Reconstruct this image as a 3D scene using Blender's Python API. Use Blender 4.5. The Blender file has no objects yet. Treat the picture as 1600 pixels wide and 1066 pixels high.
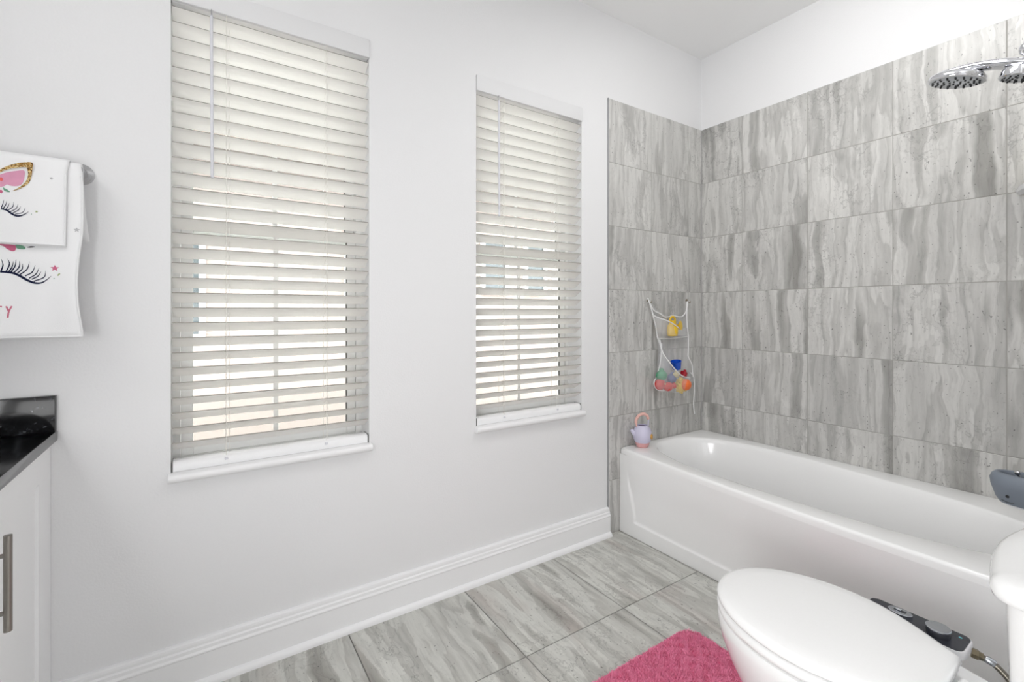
import bpy, bmesh, math, random
import numpy as np
from mathutils import Vector, Matrix
random.seed(7)
PI = math.pi
sc = bpy.context.scene
COL = sc.collection

# ------------------------------------------------------------------ camera, world, lights, exposure
CAMX, CAMY, CAMZ = -2.6479, -1.8176, 1.2
cam_d = bpy.data.cameras.new('camera'); cam = bpy.data.objects.new('camera', cam_d); COL.objects.link(cam)
cam.location = (CAMX, CAMY, CAMZ)
cam.rotation_euler = (PI/2, 0, math.radians(56.4957 - 90))
cam_d.sensor_width = 36; cam_d.lens = 36*731.81/1600
cam_d.shift_y = (487.12 - 533)/1600
cam_d.clip_start = 0.02
sc.camera = cam

w = bpy.data.worlds.new('overcast_sky'); sc.world = w; w.use_nodes = True
bg = w.node_tree.nodes['Background']; bg.inputs[0].default_value = (0.93, 0.96, 1.0, 1); bg.inputs[1].default_value = 9.5

def lamp(name, kind, loc, rot, power, size=None, sy=None, color=(1, 1, 1), spread=None):
    d = bpy.data.lights.new(name, kind); o = bpy.data.objects.new(name, d); COL.objects.link(o)
    o.location = loc; o.rotation_euler = rot; d.energy = power; d.color = color
    if kind == 'AREA':
        d.shape = 'RECTANGLE'; d.size = size; d.size_y = sy or size
    return o
sun = lamp('sun', 'SUN', (0, -6, 9), (math.radians(52), 0, math.radians(-14)), 2.5, color=(1, .97, .93)); sun.data.angle = .02
lamp('vanity_lamp', 'AREA', (-3.50, -1.1, 2.15), (0, math.radians(-82), 0), 6.0, .3, 1.2, (1, .995, .985))
lamp('tub_fill_lamp', 'AREA', (-.95, -1.15, 2.79), (0, math.radians(-20), 0), 19.5, .55, .55, (1, .995, .985))  # unseen ceiling lamp added to lift the tiles, tub and right wall
def aim(x, y, z): return Vector((x, y, z)).to_track_quat('-Z', 'Y').to_euler()
lamp('low_fill_lamp', 'AREA', (-2.6, -2.5, .9), aim(.6, .8, -.1), 7.5, .9, .9)  # low fill added behind the camera, stands in for flash light
lamp('side_fill_lamp', 'AREA', (-3.2, -1.75, 1.0), aim(1, .25, -.05), 19.0, .5, .8)  # unseen fill added left of the camera to brighten the tub apron

sc.view_settings.view_transform = 'Standard'; sc.view_settings.look = 'None'
sc.view_settings.gamma = 1; sc.view_settings.use_curve_mapping = False
sc.view_settings.exposure = 0.0

# ------------------------------------------------------------------ materials
def s2l(c): return tuple((x/255/12.92 if x/255 <= .04045 else ((x/255+.055)/1.055)**2.4) for x in c)
MATS = {}
def mat(name, rgb, rough=.5, metal=0, spec=.5, bump=0, bscale=200, coat=0, var=0, trans=0):
    m = bpy.data.materials.new(name); m.use_nodes = True; nt = m.node_tree; p = nt.nodes['Principled BSDF']
    c = s2l(rgb) + (1,)
    p.inputs['Base Color'].default_value = c; p.inputs['Roughness'].default_value = rough
    p.inputs['Metallic'].default_value = metal; p.inputs['Specular IOR Level'].default_value = spec
    p.inputs['Coat Weight'].default_value = coat
    tc = nt.nodes.new('ShaderNodeTexCoord'); n = nt.nodes.new('ShaderNodeTexNoise')
    nt.links.new(tc.outputs['Object'], n.inputs['Vector']); n.inputs['Scale'].default_value = bscale; n.inputs['Detail'].default_value = 4
    if bump:
        b = nt.nodes.new('ShaderNodeBump'); b.inputs['Strength'].default_value = bump; b.inputs['Distance'].default_value = .002
        nt.links.new(n.outputs['Fac'], b.inputs['Height']); nt.links.new(b.outputs['Normal'], p.inputs['Normal'])
    mx = nt.nodes.new('ShaderNodeMix'); mx.data_type = 'RGBA'; nt.links.new(n.outputs['Fac'], mx.inputs[0])
    v = var or .015
    mx.inputs[6].default_value = tuple(max(0, x*(1-v)) for x in c[:3]) + (1,); mx.inputs[7].default_value = tuple(min(1, x*(1+v)) for x in c[:3]) + (1,)
    nt.links.new(mx.outputs[2], p.inputs['Base Color'])
    if trans:
        t = nt.nodes.new('ShaderNodeBsdfTranslucent'); t.inputs[0].default_value = c
        ms = nt.nodes.new('ShaderNodeMixShader'); ms.inputs[0].default_value = trans
        nt.links.new(p.outputs[0], ms.inputs[1]); nt.links.new(t.outputs[0], ms.inputs[2])
        nt.links.new(ms.outputs[0], nt.nodes['Material Output'].inputs[0])
    MATS[name] = m; return m
def see_through(name, rgb, alpha, gloss=0):
    """thin sheet: a share of the light passes straight through (glass pane, net cloth)"""
    m = mat(name, rgb, .4 if not gloss else .02); nt = m.node_tree; p = nt.nodes['Principled BSDF']
    t = nt.nodes.new('ShaderNodeBsdfTransparent'); ms = nt.nodes.new('ShaderNodeMixShader'); ms.inputs[0].default_value = alpha
    if gloss:
        g = nt.nodes.new('ShaderNodeBsdfGlossy'); g.inputs['Roughness'].default_value = .02
        f = nt.nodes.new('ShaderNodeFresnel'); f.inputs[0].default_value = 1.4
        nt.links.new(f.outputs[0], ms.inputs[0]); nt.links.new(g.outputs[0], ms.inputs[2])
        t.inputs[0].default_value = (.95, .97, .96, 1)
    else:
        nt.links.new(p.outputs[0], ms.inputs[2])
    nt.links.new(t.outputs[0], ms.inputs[1]); nt.links.new(ms.outputs[0], nt.nodes['Material Output'].inputs[0])
    return m

WALL = mat('wall_paint', (235, 235, 236), .75, bump=.25, bscale=160, spec=.2)
CEIL = mat('ceiling_paint', (250, 250, 250), .9, spec=.1)
TRIM = mat('trim_paint', (244, 244, 245), .35)
BLIND = mat('blind_slat', (252, 250, 246), .38, trans=.13)
SLAT_EDGE_SHADE = mat('blind_slat_edge_shade', (160, 156, 148), .5)  # darker tone paints in the shaded line along each slat's front edge
BLIND_FACE = mat('blind_valance', (231, 231, 232), .6, spec=.2)
VINYL = mat('window_vinyl', (238, 238, 236), .4)
GASKET = mat('gasket', (120, 120, 118), .7)
GLASS = see_through('window_glass', (255, 255, 255), .1, gloss=1)
CORD = mat('blind_cord', (238, 236, 230), .7)
WAND = mat('wand_plastic', (222, 222, 228), .25)
PORC = mat('porcelain', (246, 246, 246), .1, coat=.3)
ACRYL = mat('tub_acrylic', (250, 250, 250), .16, coat=.2)
SEATM = mat('seat_plastic', (247, 247, 247), .22)
CAB = mat('cabinet_paint', (248, 248, 249), .4)
NICKEL = mat('brushed_nickel', (150, 146, 140), .32, metal=1, var=.08, bscale=60)
CHROME = mat('chrome', (225, 226, 230), .06, metal=1)
DARKM = mat('dark_rubber', (22, 22, 24), .5)
TOWEL = mat('towel_cloth', (246, 246, 247), .95, bump=.35, bscale=900, spec=.1)
NAVY = mat('print_navy', (24, 30, 58), .9, spec=.1)
ROSE = mat('print_rose', (204, 110, 140), .9, spec=.1)
PINK = mat('print_pink', (222, 160, 186), .9, spec=.1, var=.12, bscale=40)
LETTER = mat('print_letter', (203, 118, 138), .9, spec=.1)
GREENP = mat('print_green', (120, 165, 140), .9, spec=.1)
OLIVE = mat('print_olive', (165, 178, 130), .9, spec=.1)
GREYP = mat('print_grey', (196, 196, 198), .9, spec=.1)
GOLD = mat('print_gold_glitter', (170, 130, 70), .6, spec=.3)
nt = GOLD.node_tree; vv = nt.nodes.new('ShaderNodeTexVoronoi'); vv.inputs['Scale'].default_value = 420
tcg = nt.nodes.new('ShaderNodeTexCoord'); nt.links.new(tcg.outputs['Object'], vv.inputs['Vector'])
rg = nt.nodes.new('ShaderNodeValToRGB'); nt.links.new(vv.outputs['Color'], rg.inputs[0]); nt.links.new(rg.outputs[0], nt.nodes['Principled BSDF'].inputs['Base Color'])
rg.color_ramp.elements[0].color = s2l((70, 46, 20)) + (1,); rg.color_ramp.elements[0].position = .15
rg.color_ramp.elements[1].color = s2l((235, 215, 160)) + (1,); rg.color_ramp.elements[1].position = .85
e = rg.color_ramp.elements.new(.5); e.color = s2l((176, 130, 58)) + (1,)
GROUT = mat('grout_wall', (168, 166, 162), .9)
GROUTF = mat('grout_floor', (128, 127, 124), .9)
NET = see_through('white_net', (246, 246, 248), .24)
PIPING = mat('white_piping', (242, 242, 242), .7)
YEL = mat('toy_yellow', (238, 196, 40), .3); YEL2 = mat('toy_pale_yellow', (240, 208, 90), .4)
BLUE = mat('toy_blue', (20, 84, 200), .25); GREENT = mat('toy_green', (30, 150, 100), .35)
REDT = mat('toy_red', (214, 50, 40), .35); CRIM = mat('toy_crimson', (170, 14, 36), .3)
ORAN = mat('toy_orange', (244, 122, 60), .4); SLATEB = mat('toy_slate', (92, 104, 150), .4); CREAMT = mat('toy_cream', (214, 200, 150), .5)
LAV = mat('kettle_lavender', (208, 204, 226), .35); KPINK = mat('kettle_pink', (226, 170, 170), .4); KHAND = mat('kettle_handle_pink', (234, 186, 176), .45)
PURP = mat('kettle_inside', (70, 50, 92), .6); BADGE = mat('kettle_badge', (200, 152, 76), .5, var=.25, bscale=90)
WHALE = mat('whale_grey', (124, 132, 143), .5); WHITEP = mat('white_plastic', (240, 240, 242), .35)
PANEL = mat('panel_charcoal', (52, 54, 62), .22); SATIN = mat('satin_chrome', (190, 194, 200), .25, metal=1)
BRASS = mat('aged_nickel', (138, 128, 108), .35, metal=1); LED = mat('led_window', (110, 190, 200), .2)
BOTTLE = mat('bottle_yellow', (232, 214, 130), .3)
NICK2 = mat('satin_post', (178, 178, 180), .35, metal=.9)

# braided hose
HOSE = mat('braided_hose', (120, 116, 106), .35, metal=.85, var=.5, bscale=600)

def granite():
    m = mat('black_granite', (16, 16, 18), .12, coat=.2); nt = m.node_tree; p = nt.nodes['Principled BSDF']
    tc = nt.nodes.new('ShaderNodeTexCoord'); v = nt.nodes.new('ShaderNodeTexVoronoi'); v.inputs['Scale'].default_value = 150
    n = nt.nodes.new('ShaderNodeTexNoise'); n.inputs['Scale'].default_value = 38; n.inputs['Detail'].default_value = 8; n.inputs['Roughness'].default_value = .7
    nt.links.new(tc.outputs['Object'], v.inputs['Vector']); nt.links.new(tc.outputs['Object'], n.inputs['Vector'])
    r = nt.nodes.new('ShaderNodeValToRGB'); nt.links.new(n.outputs['Fac'], r.inputs[0])
    r.color_ramp.elements[0].position = .5; r.color_ramp.elements[0].color = s2l((14, 14, 16)) + (1,)
    r.color_ramp.elements[1].position = .78; r.color_ramp.elements[1].color = s2l((120, 124, 130)) + (1,)
    e = r.color_ramp.elements.new(.62); e.color = s2l((34, 35, 38)) + (1,)
    r2 = nt.nodes.new('ShaderNodeValToRGB'); nt.links.new(v.outputs['Color'], r2.inputs[0])
    r2.color_ramp.elements[0].position = .88; r2.color_ramp.elements[0].color = (0, 0, 0, 1)
    r2.color_ramp.elements[1].position = .97; r2.color_ramp.elements[1].color = (.16, .17, .18, 1)
    a = nt.nodes.new('ShaderNodeMix'); a.data_type = 'RGBA'; a.blend_type = 'ADD'; a.inputs[0].default_value = 1
    nt.links.new(r.outputs[0], a.inputs[6]); nt.links.new(r2.outputs[0], a.inputs[7]); nt.links.new(a.outputs[2], p.inputs['Base Color'])
    return m
GRAN = granite()

def stone(name, light, mid, dark, rose=0.0, rough=.3):
    """vein-cut travertine look: streaks along local Z, islands, pits; each tile shifted by its own random value"""
    m = bpy.data.materials.new(name); m.use_nodes = True; nt = m.node_tree; N = nt.nodes.new; L = nt.links.new
    p = nt.nodes['Principled BSDF']; p.inputs['Roughness'].default_value = rough; p.inputs['Specular IOR Level'].default_value = .4
    tc = N('ShaderNodeTexCoord'); oi = N('ShaderNodeObjectInfo')
    mul = N('ShaderNodeVectorMath'); mul.operation = 'SCALE'; cx = N('ShaderNodeCombineXYZ')
    L(oi.outputs['Random'], cx.inputs[0]); L(oi.outputs['Random'], cx.inputs[1]); L(oi.outputs['Random'], cx.inputs[2])
    L(cx.outputs[0], mul.inputs[0]); mul.inputs['Scale'].default_value = 37.0
    add = N('ShaderNodeVectorMath'); add.operation = 'ADD'; L(tc.outputs['Object'], add.inputs[0]); L(mul.outputs[0], add.inputs[1])
    # gentle warp so that streaks wander
    wn = N('ShaderNodeTexNoise'); wn.inputs['Scale'].default_value = 5.0; wn.inputs['Detail'].default_value = 3; L(add.outputs[0], wn.inputs['Vector'])
    wsub = N('ShaderNodeVectorMath'); wsub.operation = 'SUBTRACT'; wsub.inputs[1].default_value = (.5, .5, .5); L(wn.outputs['Color'], wsub.inputs[0])
    wsc = N('ShaderNodeVectorMath'); wsc.operation = 'SCALE'; wsc.inputs['Scale'].default_value = .055; L(wsub.outputs[0], wsc.inputs[0])
    wad = N('ShaderNodeVectorMath'); wad.operation = 'ADD'; L(add.outputs[0], wad.inputs[0]); L(wsc.outputs[0], wad.inputs[1])
    def stretched(sx, sz, scale, detail, rgh, src):
        mp = N('ShaderNodeMapping'); mp.inputs['Scale'].default_value = (sx, 1, sz); L(src, mp.inputs['Vector'])
        n = N('ShaderNodeTexNoise'); n.inputs['Scale'].default_value = scale; n.inputs['Detail'].default_value = detail; n.inputs['Roughness'].default_value = rgh
        L(mp.outputs[0], n.inputs['Vector']); return n
    broad = stretched(1.0, .10, 9, 3, .45, wad.outputs[0])
    band = stretched(1.0, .05, 17, 2, .4, wad.outputs[0])
    fine = stretched(1.0, .07, 95, 8, .72, wad.outputs[0])
    blot = stretched(1.0, .7, 8, 8, .62, wad.outputs[0])
    mask = stretched(1.0, .5, 4.5, 2, .5, add.outputs[0])
    def ramp(src, stops):
        r = N('ShaderNodeValToRGB'); L(src, r.inputs[0]); el = r.color_ramp.elements
        el[0].position, el[0].color = stops[0][0], tuple(stops[0][1]) + (1,)
        el[1].position, el[1].color = stops[-1][0], tuple(stops[-1][1]) + (1,)
        for s in stops[1:-1]:
            e = el.new(s[0]); e.color = tuple(s[1]) + (1,)
        return r
    cl, cm, cd = s2l(light), s2l(mid), s2l(dark)
    base = ramp(broad.outputs['Fac'], [(.28, cd), (.345, cm), (.40, cl), (.50, cm), (.515, cl), (.60, cl), (.615, cm), (.72, cd)])
    g = lambda x: (x, x, x)
    def mult(a_, b_, f, fac_socket=None):
        m1 = N('ShaderNodeMix'); m1.data_type = 'RGBA'; m1.blend_type = 'MULTIPLY'; m1.inputs[0].default_value = f
        if fac_socket is not None: L(fac_socket, m1.inputs[0])
        L(a_, m1.inputs[6]); L(b_, m1.inputs[7]); return m1
    bd = ramp(band.outputs['Fac'], [(.30, g(.84)), (.43, g(.95)), (.44, g(1.02)), (.56, g(1.0)), (.565, g(.86)), (.62, g(.95)), (.7, g(1.0))])
    m0 = mult(base.outputs[0], bd.outputs[0], .9)
    fr = ramp(fine.outputs['Fac'], [(.30, g(.68)), (.42, g(.92)), (.60, g(1.0)), (.75, g(1.06))])
    m1 = mult(m0.outputs[2], fr.outputs[0], .9)
    # thin contour lines and pale islands of the agate-like figure, only in places
    br = ramp(blot.outputs['Fac'], [(.36, g(.86)), (.44, g(1.0)), (.452, g(1.04)), (.475, g(1.0)), (.49, g(.66)), (.50, g(.98)), (.56, g(1.0)), (.565, g(.80)), (.575, g(1.08)), (.70, g(1.10))])
    mk = ramp(mask.outputs['Fac'], [(.46, g(.12)), (.58, g(.95))])
    m2 = mult(m1.outputs[2], br.outputs[0], .6, mk.outputs[0])
    # pits
    pn = stretched(1.0, .7, 120, 1, .4, add.outputs[0])
    pr = ramp(pn.outputs['Fac'], [(.24, g(.35)), (.285, g(1.0)), (1.0, g(1.0))])
    m3 = N('ShaderNodeMix'); m3.data_type = 'RGBA'; m3.blend_type = 'MULTIPLY'; m3.inputs[0].default_value = .8
    L(m2.outputs[2], m3.inputs[6]); L(pr.outputs[0], m3.inputs[7])
    # every tile of the batch is a touch lighter or darker
    mr = N('ShaderNodeMapRange'); L(oi.outputs['Random'], mr.inputs[0]); mr.inputs[3].default_value = .93; mr.inputs[4].default_value = 1.05
    m4 = N('ShaderNodeVectorMath'); m4.operation = 'SCALE'; L(m3.outputs[2], m4.inputs[0]); L(mr.outputs[0], m4.inputs['Scale'])
    last = m4.outputs[0]
    if rose:
        rn = stretched(1.0, .3, 6, 3, .5, add.outputs[0]); rr = ramp(rn.outputs['Fac'], [(.55, g(0)), (.72, g(rose))])
        m5 = N('ShaderNodeMix'); m5.data_type = 'RGBA'; L(rr.outputs[0], m5.inputs[0]); L(last, m5.inputs[6]); m5.inputs[7].default_value = s2l((176, 162, 156)) + (1,)
        last = m5.outputs[2]
    L(last, p.inputs['Base Color'])
    bp = N('ShaderNodeBump'); bp.inputs['Strength'].default_value = .12; bp.inputs['Distance'].default_value = .001
    L(fine.outputs['Fac'], bp.inputs['Height']); L(bp.outputs[0], p.inputs['Normal'])
    MATS[name] = m; return m
STONEW = stone('travertine_wall_tile', (210, 209, 206), (189, 188, 185), (158, 157, 153))
STONEF = stone('travertine_floor_tile', (212, 212, 206), (190, 189, 183), (160, 158, 151), rose=.5, rough=.35)

# ------------------------------------------------------------------ helpers
def new(name, me, parent=None, m=None):
    o = bpy.data.objects.new(name, me); COL.objects.link(o)
    if parent is not None: o.parent = parent
    if m is not None and me is not None:
        me.materials.clear(); me.materials.append(m)
    return o
def tag(o, label, cat=None, group=None, kind=None):
    o['label'] = label
    if cat: o['category'] = cat
    if group: o['group'] = group
    if kind: o['kind'] = kind
    return o
def thing(name, label, cat, loc=(0, 0, 0), group=None, kind=None):
    o = bpy.data.objects.new(name, None); COL.objects.link(o); o.location = loc; o.empty_display_size = .05
    return tag(o, label, cat, group, kind)
def mesh_from(name, V, F, smooth=None):
    me = bpy.data.meshes.new(name); me.from_pydata([tuple(map(float, v)) for v in V], [], F); me.update()
    bm = bmesh.new(); bm.from_mesh(me); bmesh.ops.recalc_face_normals(bm, faces=bm.faces); bm.to_mesh(me); bm.free()
    if smooth is not None:
        for p in me.polygons: p.use_smooth = True
        me.set_sharp_from_angle(angle=math.radians(smooth))
    return me
def finish(bm, name, smooth=None):
    me = bpy.data.meshes.new(name); bmesh.ops.recalc_face_normals(bm, faces=bm.faces); bm.to_mesh(me); bm.free()
    if smooth is not None:
        for p in me.polygons: p.use_smooth = True
        me.set_sharp_from_angle(angle=math.radians(smooth))
    return me
def add_box(bm, a, b, bevel=0, seg=2):
    a, b = [min(p, q) for p, q in zip(a, b)], [max(p, q) for p, q in zip(a, b)]
    t = bmesh.new(); bmesh.ops.create_cube(t, size=1)
    for v in t.verts: v.co = Vector([(a[i]+b[i])/2 + v.co[i]*(b[i]-a[i]) for i in range(3)])
    if bevel: bmesh.ops.bevel(t, geom=t.edges[:], offset=bevel, segments=seg, affect='EDGES', profile=.5)
    tm = bpy.data.meshes.new('t'); t.to_mesh(tm); t.free(); bm.from_mesh(tm); bpy.data.meshes.remove(tm)
def box(name, a, b, m, parent=None, bevel=0, seg=2):
    bm = bmesh.new(); add_box(bm, a, b, bevel, seg); return new(name, finish(bm, name, 40 if bevel else None), parent, m)
def catmull(P, n=8, closed=False):
    P = [Vector(p) for p in P]; out = []; k = len(P)
    for i in range(k if closed else k-1):
        p0 = P[(i-1) % k] if closed or i > 0 else P[0]*2-P[1]
        p1 = P[i]; p2 = P[(i+1) % k]
        p3 = P[(i+2) % k] if closed or i+2 < k else P[k-1]*2-P[k-2]
        for j in range(n):
            t = j/n
            out.append(.5*((2*p1)+(-p0+p2)*t+(2*p0-5*p1+4*p2-p3)*t*t+(-p0+3*p1-3*p2+p3)*t**3))
    if not closed: out.append(P[-1])
    return out
def tube_data(P, r, n=10, flat=1.0, up=None, closed=False):
    P = [Vector(p) for p in P]; V = []; F = []; k = len(P)
    R = r if isinstance(r, (list, tuple)) else [r]*k
    ref = None
    for i in range(k):
        t = (P[(i+1) % k]-P[i-1]) if closed else (P[min(i+1, k-1)]-P[max(i-1, 0)])
        t.normalize()
        if up is not None: ref = Vector(up)
        elif ref is None: ref = Vector((0, 0, 1)) if abs(t.z) < .9 else Vector((1, 0, 0))
        a = t.cross(ref).normalized(); b = a.cross(t).normalized()
        if up is None: ref = b
        for j in range(n):
            th = 2*PI*j/n; V.append(P[i]+a*math.cos(th)*R[i]+b*math.sin(th)*R[i]*flat)
    for i in range(k if closed else k-1):
        for j in range(n):
            i2 = (i+1) % k
            F.append((i*n+j, i*n+(j+1) % n, i2*n+(j+1) % n, i2*n+j))
    if not closed:
        F.append(tuple(range(n))[::-1]); F.append(tuple((k-1)*n+j for j in range(n)))
    return V, F
def tube(name, P, r, m, parent=None, n=10, flat=1.0, up=None, closed=False):
    V, F = tube_data(P, r, n, flat, up, closed); return new(name, mesh_from(name, V, F, 50), parent, m)
def lathe_data(prof, n=32, axis=(0, 0, 1), origin=(0, 0, 0)):
    ax = Vector(axis).normalized(); q = Vector((0, 0, 1)).rotation_difference(ax); o = Vector(origin)
    V = []; F = []
    for (r, z) in prof:
        for j in range(n):
            th = 2*PI*j/n; V.append(o + q @ Vector((r*math.cos(th), r*math.sin(th), z)))
    for i in range(len(prof)-1):
        for j in range(n): F.append((i*n+j, i*n+(j+1) % n, (i+1)*n+(j+1) % n, (i+1)*n+j))
    if prof[0][0] > 0: F.append(tuple(range(n))[::-1])
    if prof[-1][0] > 0: F.append(tuple((len(prof)-1)*n+j for j in range(n)))
    return V, F
def lathe(name, prof, m, parent=None, n=32, axis=(0, 0, 1), origin=(0, 0, 0), smooth=35):
    prof = [(max(r, 1e-4), z) for r, z in prof]
    V, F = lathe_data(prof, n, axis, origin); return new(name, mesh_from(name, V, F, smooth), parent, m)
def loft(name, loops, m, parent=None, cap0=True, cap1=True, smooth=40):
    n = len(loops[0]); V = [p for lp in loops for p in lp]; F = []
    for i in range(len(loops)-1):
        for j in range(n): F.append((i*n+j, i*n+(j+1) % n, (i+1)*n+(j+1) % n, (i+1)*n+j))
    if cap0: F.append(tuple(range(n))[::-1])
    if cap1: F.append(tuple((len(loops)-1)*n+j for j in range(n)))
    return new(name, mesh_from(name, V, F, smooth), parent, m)
def extrude_x(name, prof, x0, x1, m, parent=None, smooth=None):
    n = len(prof); V = [(x0, y, z) for y, z in prof]+[(x1, y, z) for y, z in prof]
    F = [(i, (i+1) % n, n+(i+1) % n, n+i) for i in range(n)]+[tuple(range(n))[::-1], tuple(range(n, 2*n))]
    return new(name, mesh_from(name, V, F, smooth), parent, m)
def interp(x, xs, ys): return float(np.interp(x, xs, ys))

# ------------------------------------------------------------------ setting: shell
CZ = 2.8055; DW = .006                       # ceiling height; drywall lies 6 mm behind the tile faces
W1 = (-2.7300, -2.1060); W2 = (-1.6320, -1.0085); WZ0, WZ1 = .690, 2.254; WT = .17
TE = -.8194                                    # left edge of the tiling on the window wall
XW = -3.62; YS = -3.0
bm = bmesh.new()
xs = [XW-.1, W1[0], W1[1], W2[0], W2[1], .14]
for i in range(5):
    if i in (1, 3):
        add_box(bm, (xs[i], DW, -.02), (xs[i+1], WT, WZ0-.027)); add_box(bm, (xs[i], DW, WZ1), (xs[i+1], WT, CZ+.05))
    else: add_box(bm, (xs[i], DW, -.02), (xs[i+1], WT, CZ+.05))
bmesh.ops.remove_doubles(bm, verts=bm.verts, dist=1e-5)
wall_n = new('wall_north', finish(bm, 'wall_north'), None, WALL)
tag(wall_n, 'light grey painted wall with the two windows', 'wall', kind='structure')
wall_e = box('wall_east', (DW, -1.80, -.02), (.14, DW, CZ+.05), WALL)
tag(wall_e, 'white wall above and behind the tiles along the tub', 'wall', kind='structure')
wall_s = box('wall_south', (-.84, -1.80, -.02), (DW, -1.616, CZ+.05), WALL)
tag(wall_s, 'short wall at the shower head end of the tub', 'wall', kind='structure')
wall_t = box('wall_toilet', (-1.95, -1.98, -.02), (-.80, -1.84, CZ+.05), WALL)
tag(wall_t, 'painted wall behind the toilet tank', 'wall', kind='structure')
wall_h = box('wall_hall', (-1.95, YS, -.02), (-1.85, -1.98, CZ+.05), WALL); tag(wall_h, 'side wall of the entry beside the camera', 'wall', kind='structure')
wall_b = box('wall_back', (XW-.1, YS-.1, -.02), (-1.85, YS, CZ+.05), WALL); tag(wall_b, 'wall behind the camera', 'wall', kind='structure')
wall_w = box('wall_west', (XW-.1, YS, -.02), (XW, DW, CZ+.05), WALL); tag(wall_w, 'painted wall behind the vanity', 'wall', kind='structure')
ceil = box('ceiling', (XW-.1, YS-.1, CZ), (.14, DW, CZ+.1), CEIL); tag(ceil, 'flat matte white ceiling', 'ceiling', kind='structure')
floor = box('floor', (XW-.1, YS-.1, -.06), (.14, DW, -.0025), GROUTF); tag(floor, 'grey stone look tile floor with dark grout', 'floor', kind='structure')

# tiles: local frame x = width, z = height (streaks run along z), front face towards -y
TCACHE = {}
def tile_mesh(wd, ht, th=.005, m=None):
    key = (round(wd, 4), round(ht, 4), m.name)
    if key in TCACHE: return TCACHE[key]
    c = .0012; V = []
    for (i, y) in ((0, th), (0, c), (c, 0)):
        V += [(i, y, i), (wd-i, y, i), (wd-i, y, ht-i), (i, y, ht-i)]
    F = []
    for k in (0, 4):
        for j in range(4): F.append((k+j, k+(j+1) % 4, k+4+(j+1) % 4, k+4+j))
    F.append((8, 9, 10, 11))
    me = bpy.data.meshes.new('tile'); me.from_pydata(V, [], F); me.update(); me.materials.append(m)
    bm = bmesh.new(); bm.from_mesh(me); bmesh.ops.recalc_face_normals(bm, faces=bm.faces)
    for f in bm.faces:
        if len(f.verts) == 4 and abs(f.normal.y) > .99 and f.normal.y > 0: bmesh.ops.reverse_faces(bm, faces=bm.faces[:]); break
    bm.to_mesh(me); bm.free()
    TCACHE[key] = me; return me
def tile(wd, ht, loc, rot, parent, m):
    o = bpy.data.objects.new('tile', tile_mesh(wd, ht, m=m)); COL.objects.link(o); o.parent = parent; o.location = loc; o.rotation_euler = rot; return o
G = .0015
ZR = [-.055, .2863, .6302, .977, 1.3201, 1.6657, 2.0088, 2.3524]
for r in range(7):
    z0, z1 = max(ZR[r], 0), ZR[r+1]
    top = 0 if r == 6 else G
    for x0, x1 in ((TE, -.4735), (-.4735, -.1285), (-.1285, -.001)):
        tile(x1-x0-2*G, z1-z0-G-top, (x0+G, 0, z0+G), (0, 0, 0), wall_n, STONEW)
    for y0, y1 in ((0, -.2667), (-.2667, -.6252), (-.6252, -.9888), (-.9888, -1.3544), (-1.3544, -1.6145)):
        if z1 < .30: continue
        tile(y0-y1-2*G, z1-z0-G-top, (0, y0-G, z0+G), (0, 0, -PI/2), wall_e, STONEW)
    for x0, x1 in ((-.001, -.36), (-.36, -.72)):
        if z1 < .30: continue
        tile(x0-x1-2*G, z1-z0-G-top, (x0-G, -1.61, z0+G), (0, 0, PI), wall_s, STONEW)
box('grout', (TE+.001, .0012, 0), (-.001, DW, 2.352), GROUT, wall_n)
box('grout', (.0012, -1.6145, .3), (DW, -.001, 2.352), GROUT, wall_e)
box('grout', (-.72, -1.616, .3), (-.001, -1.6112, 2.352), GROUT, wall_s)
tr = box('trim_tile_edge', (TE-.004, -.001, 0), (TE, DW, 2.353), MATS['satin_post']); tag(tr, 'thin metal edge strip at the left end of the wall tiles', 'trim', kind='structure')
# floor tiles, 486 mm, streaks along y
FX = [-3.651, -3.165, -2.679, -2.193, -1.7075, -1.2245, -.7385]
FY = [DW, -.486, -.972, -1.458, -1.944, -2.43, -2.916]
for i in range(6):
    for j in range(6):
        x0, x1, y0, y1 = FX[i], min(FX[i+1], -.737), FY[j], FY[j+1]
        tile(x1-x0-.004, y0-y1-.004, (x0+.002, y1+.002, 0), (-PI/2, 0, 0), floor, STONEF)
box('tile', (-.7365+.0005, -1.60, -.0025), (-.60, -.0, -.0005), STONEF, floor)

# baseboard with its shoe moulding
prof = [(DW, 0), (DW, .146), (-.004, .146), (-.009, .143), (-.0105, .136), (-.0105, .128), (-.0145, .124), (-.0150, .114), (-.0185, .108), (-.0185, .104), (-.0165, .101), (-.0165, 0)]
bb = extrude_x('baseboard_north', prof, XW+.6, TE-.004, TRIM); tag(bb, 'tall white stepped baseboard along the window wall', 'baseboard', kind='structure')
shoe = [(-.0165, 0), (-.0165, .022)]+[(-.0165-.016*math.sin(a), .022*math.cos(a)**.8 if a < PI/2 else 0) for a in [PI/2*k/6 for k in range(1, 7)]]
extrude_x('shoe_moulding', shoe, XW+.6, TE-.004, TRIM, bb, smooth=60)

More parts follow.
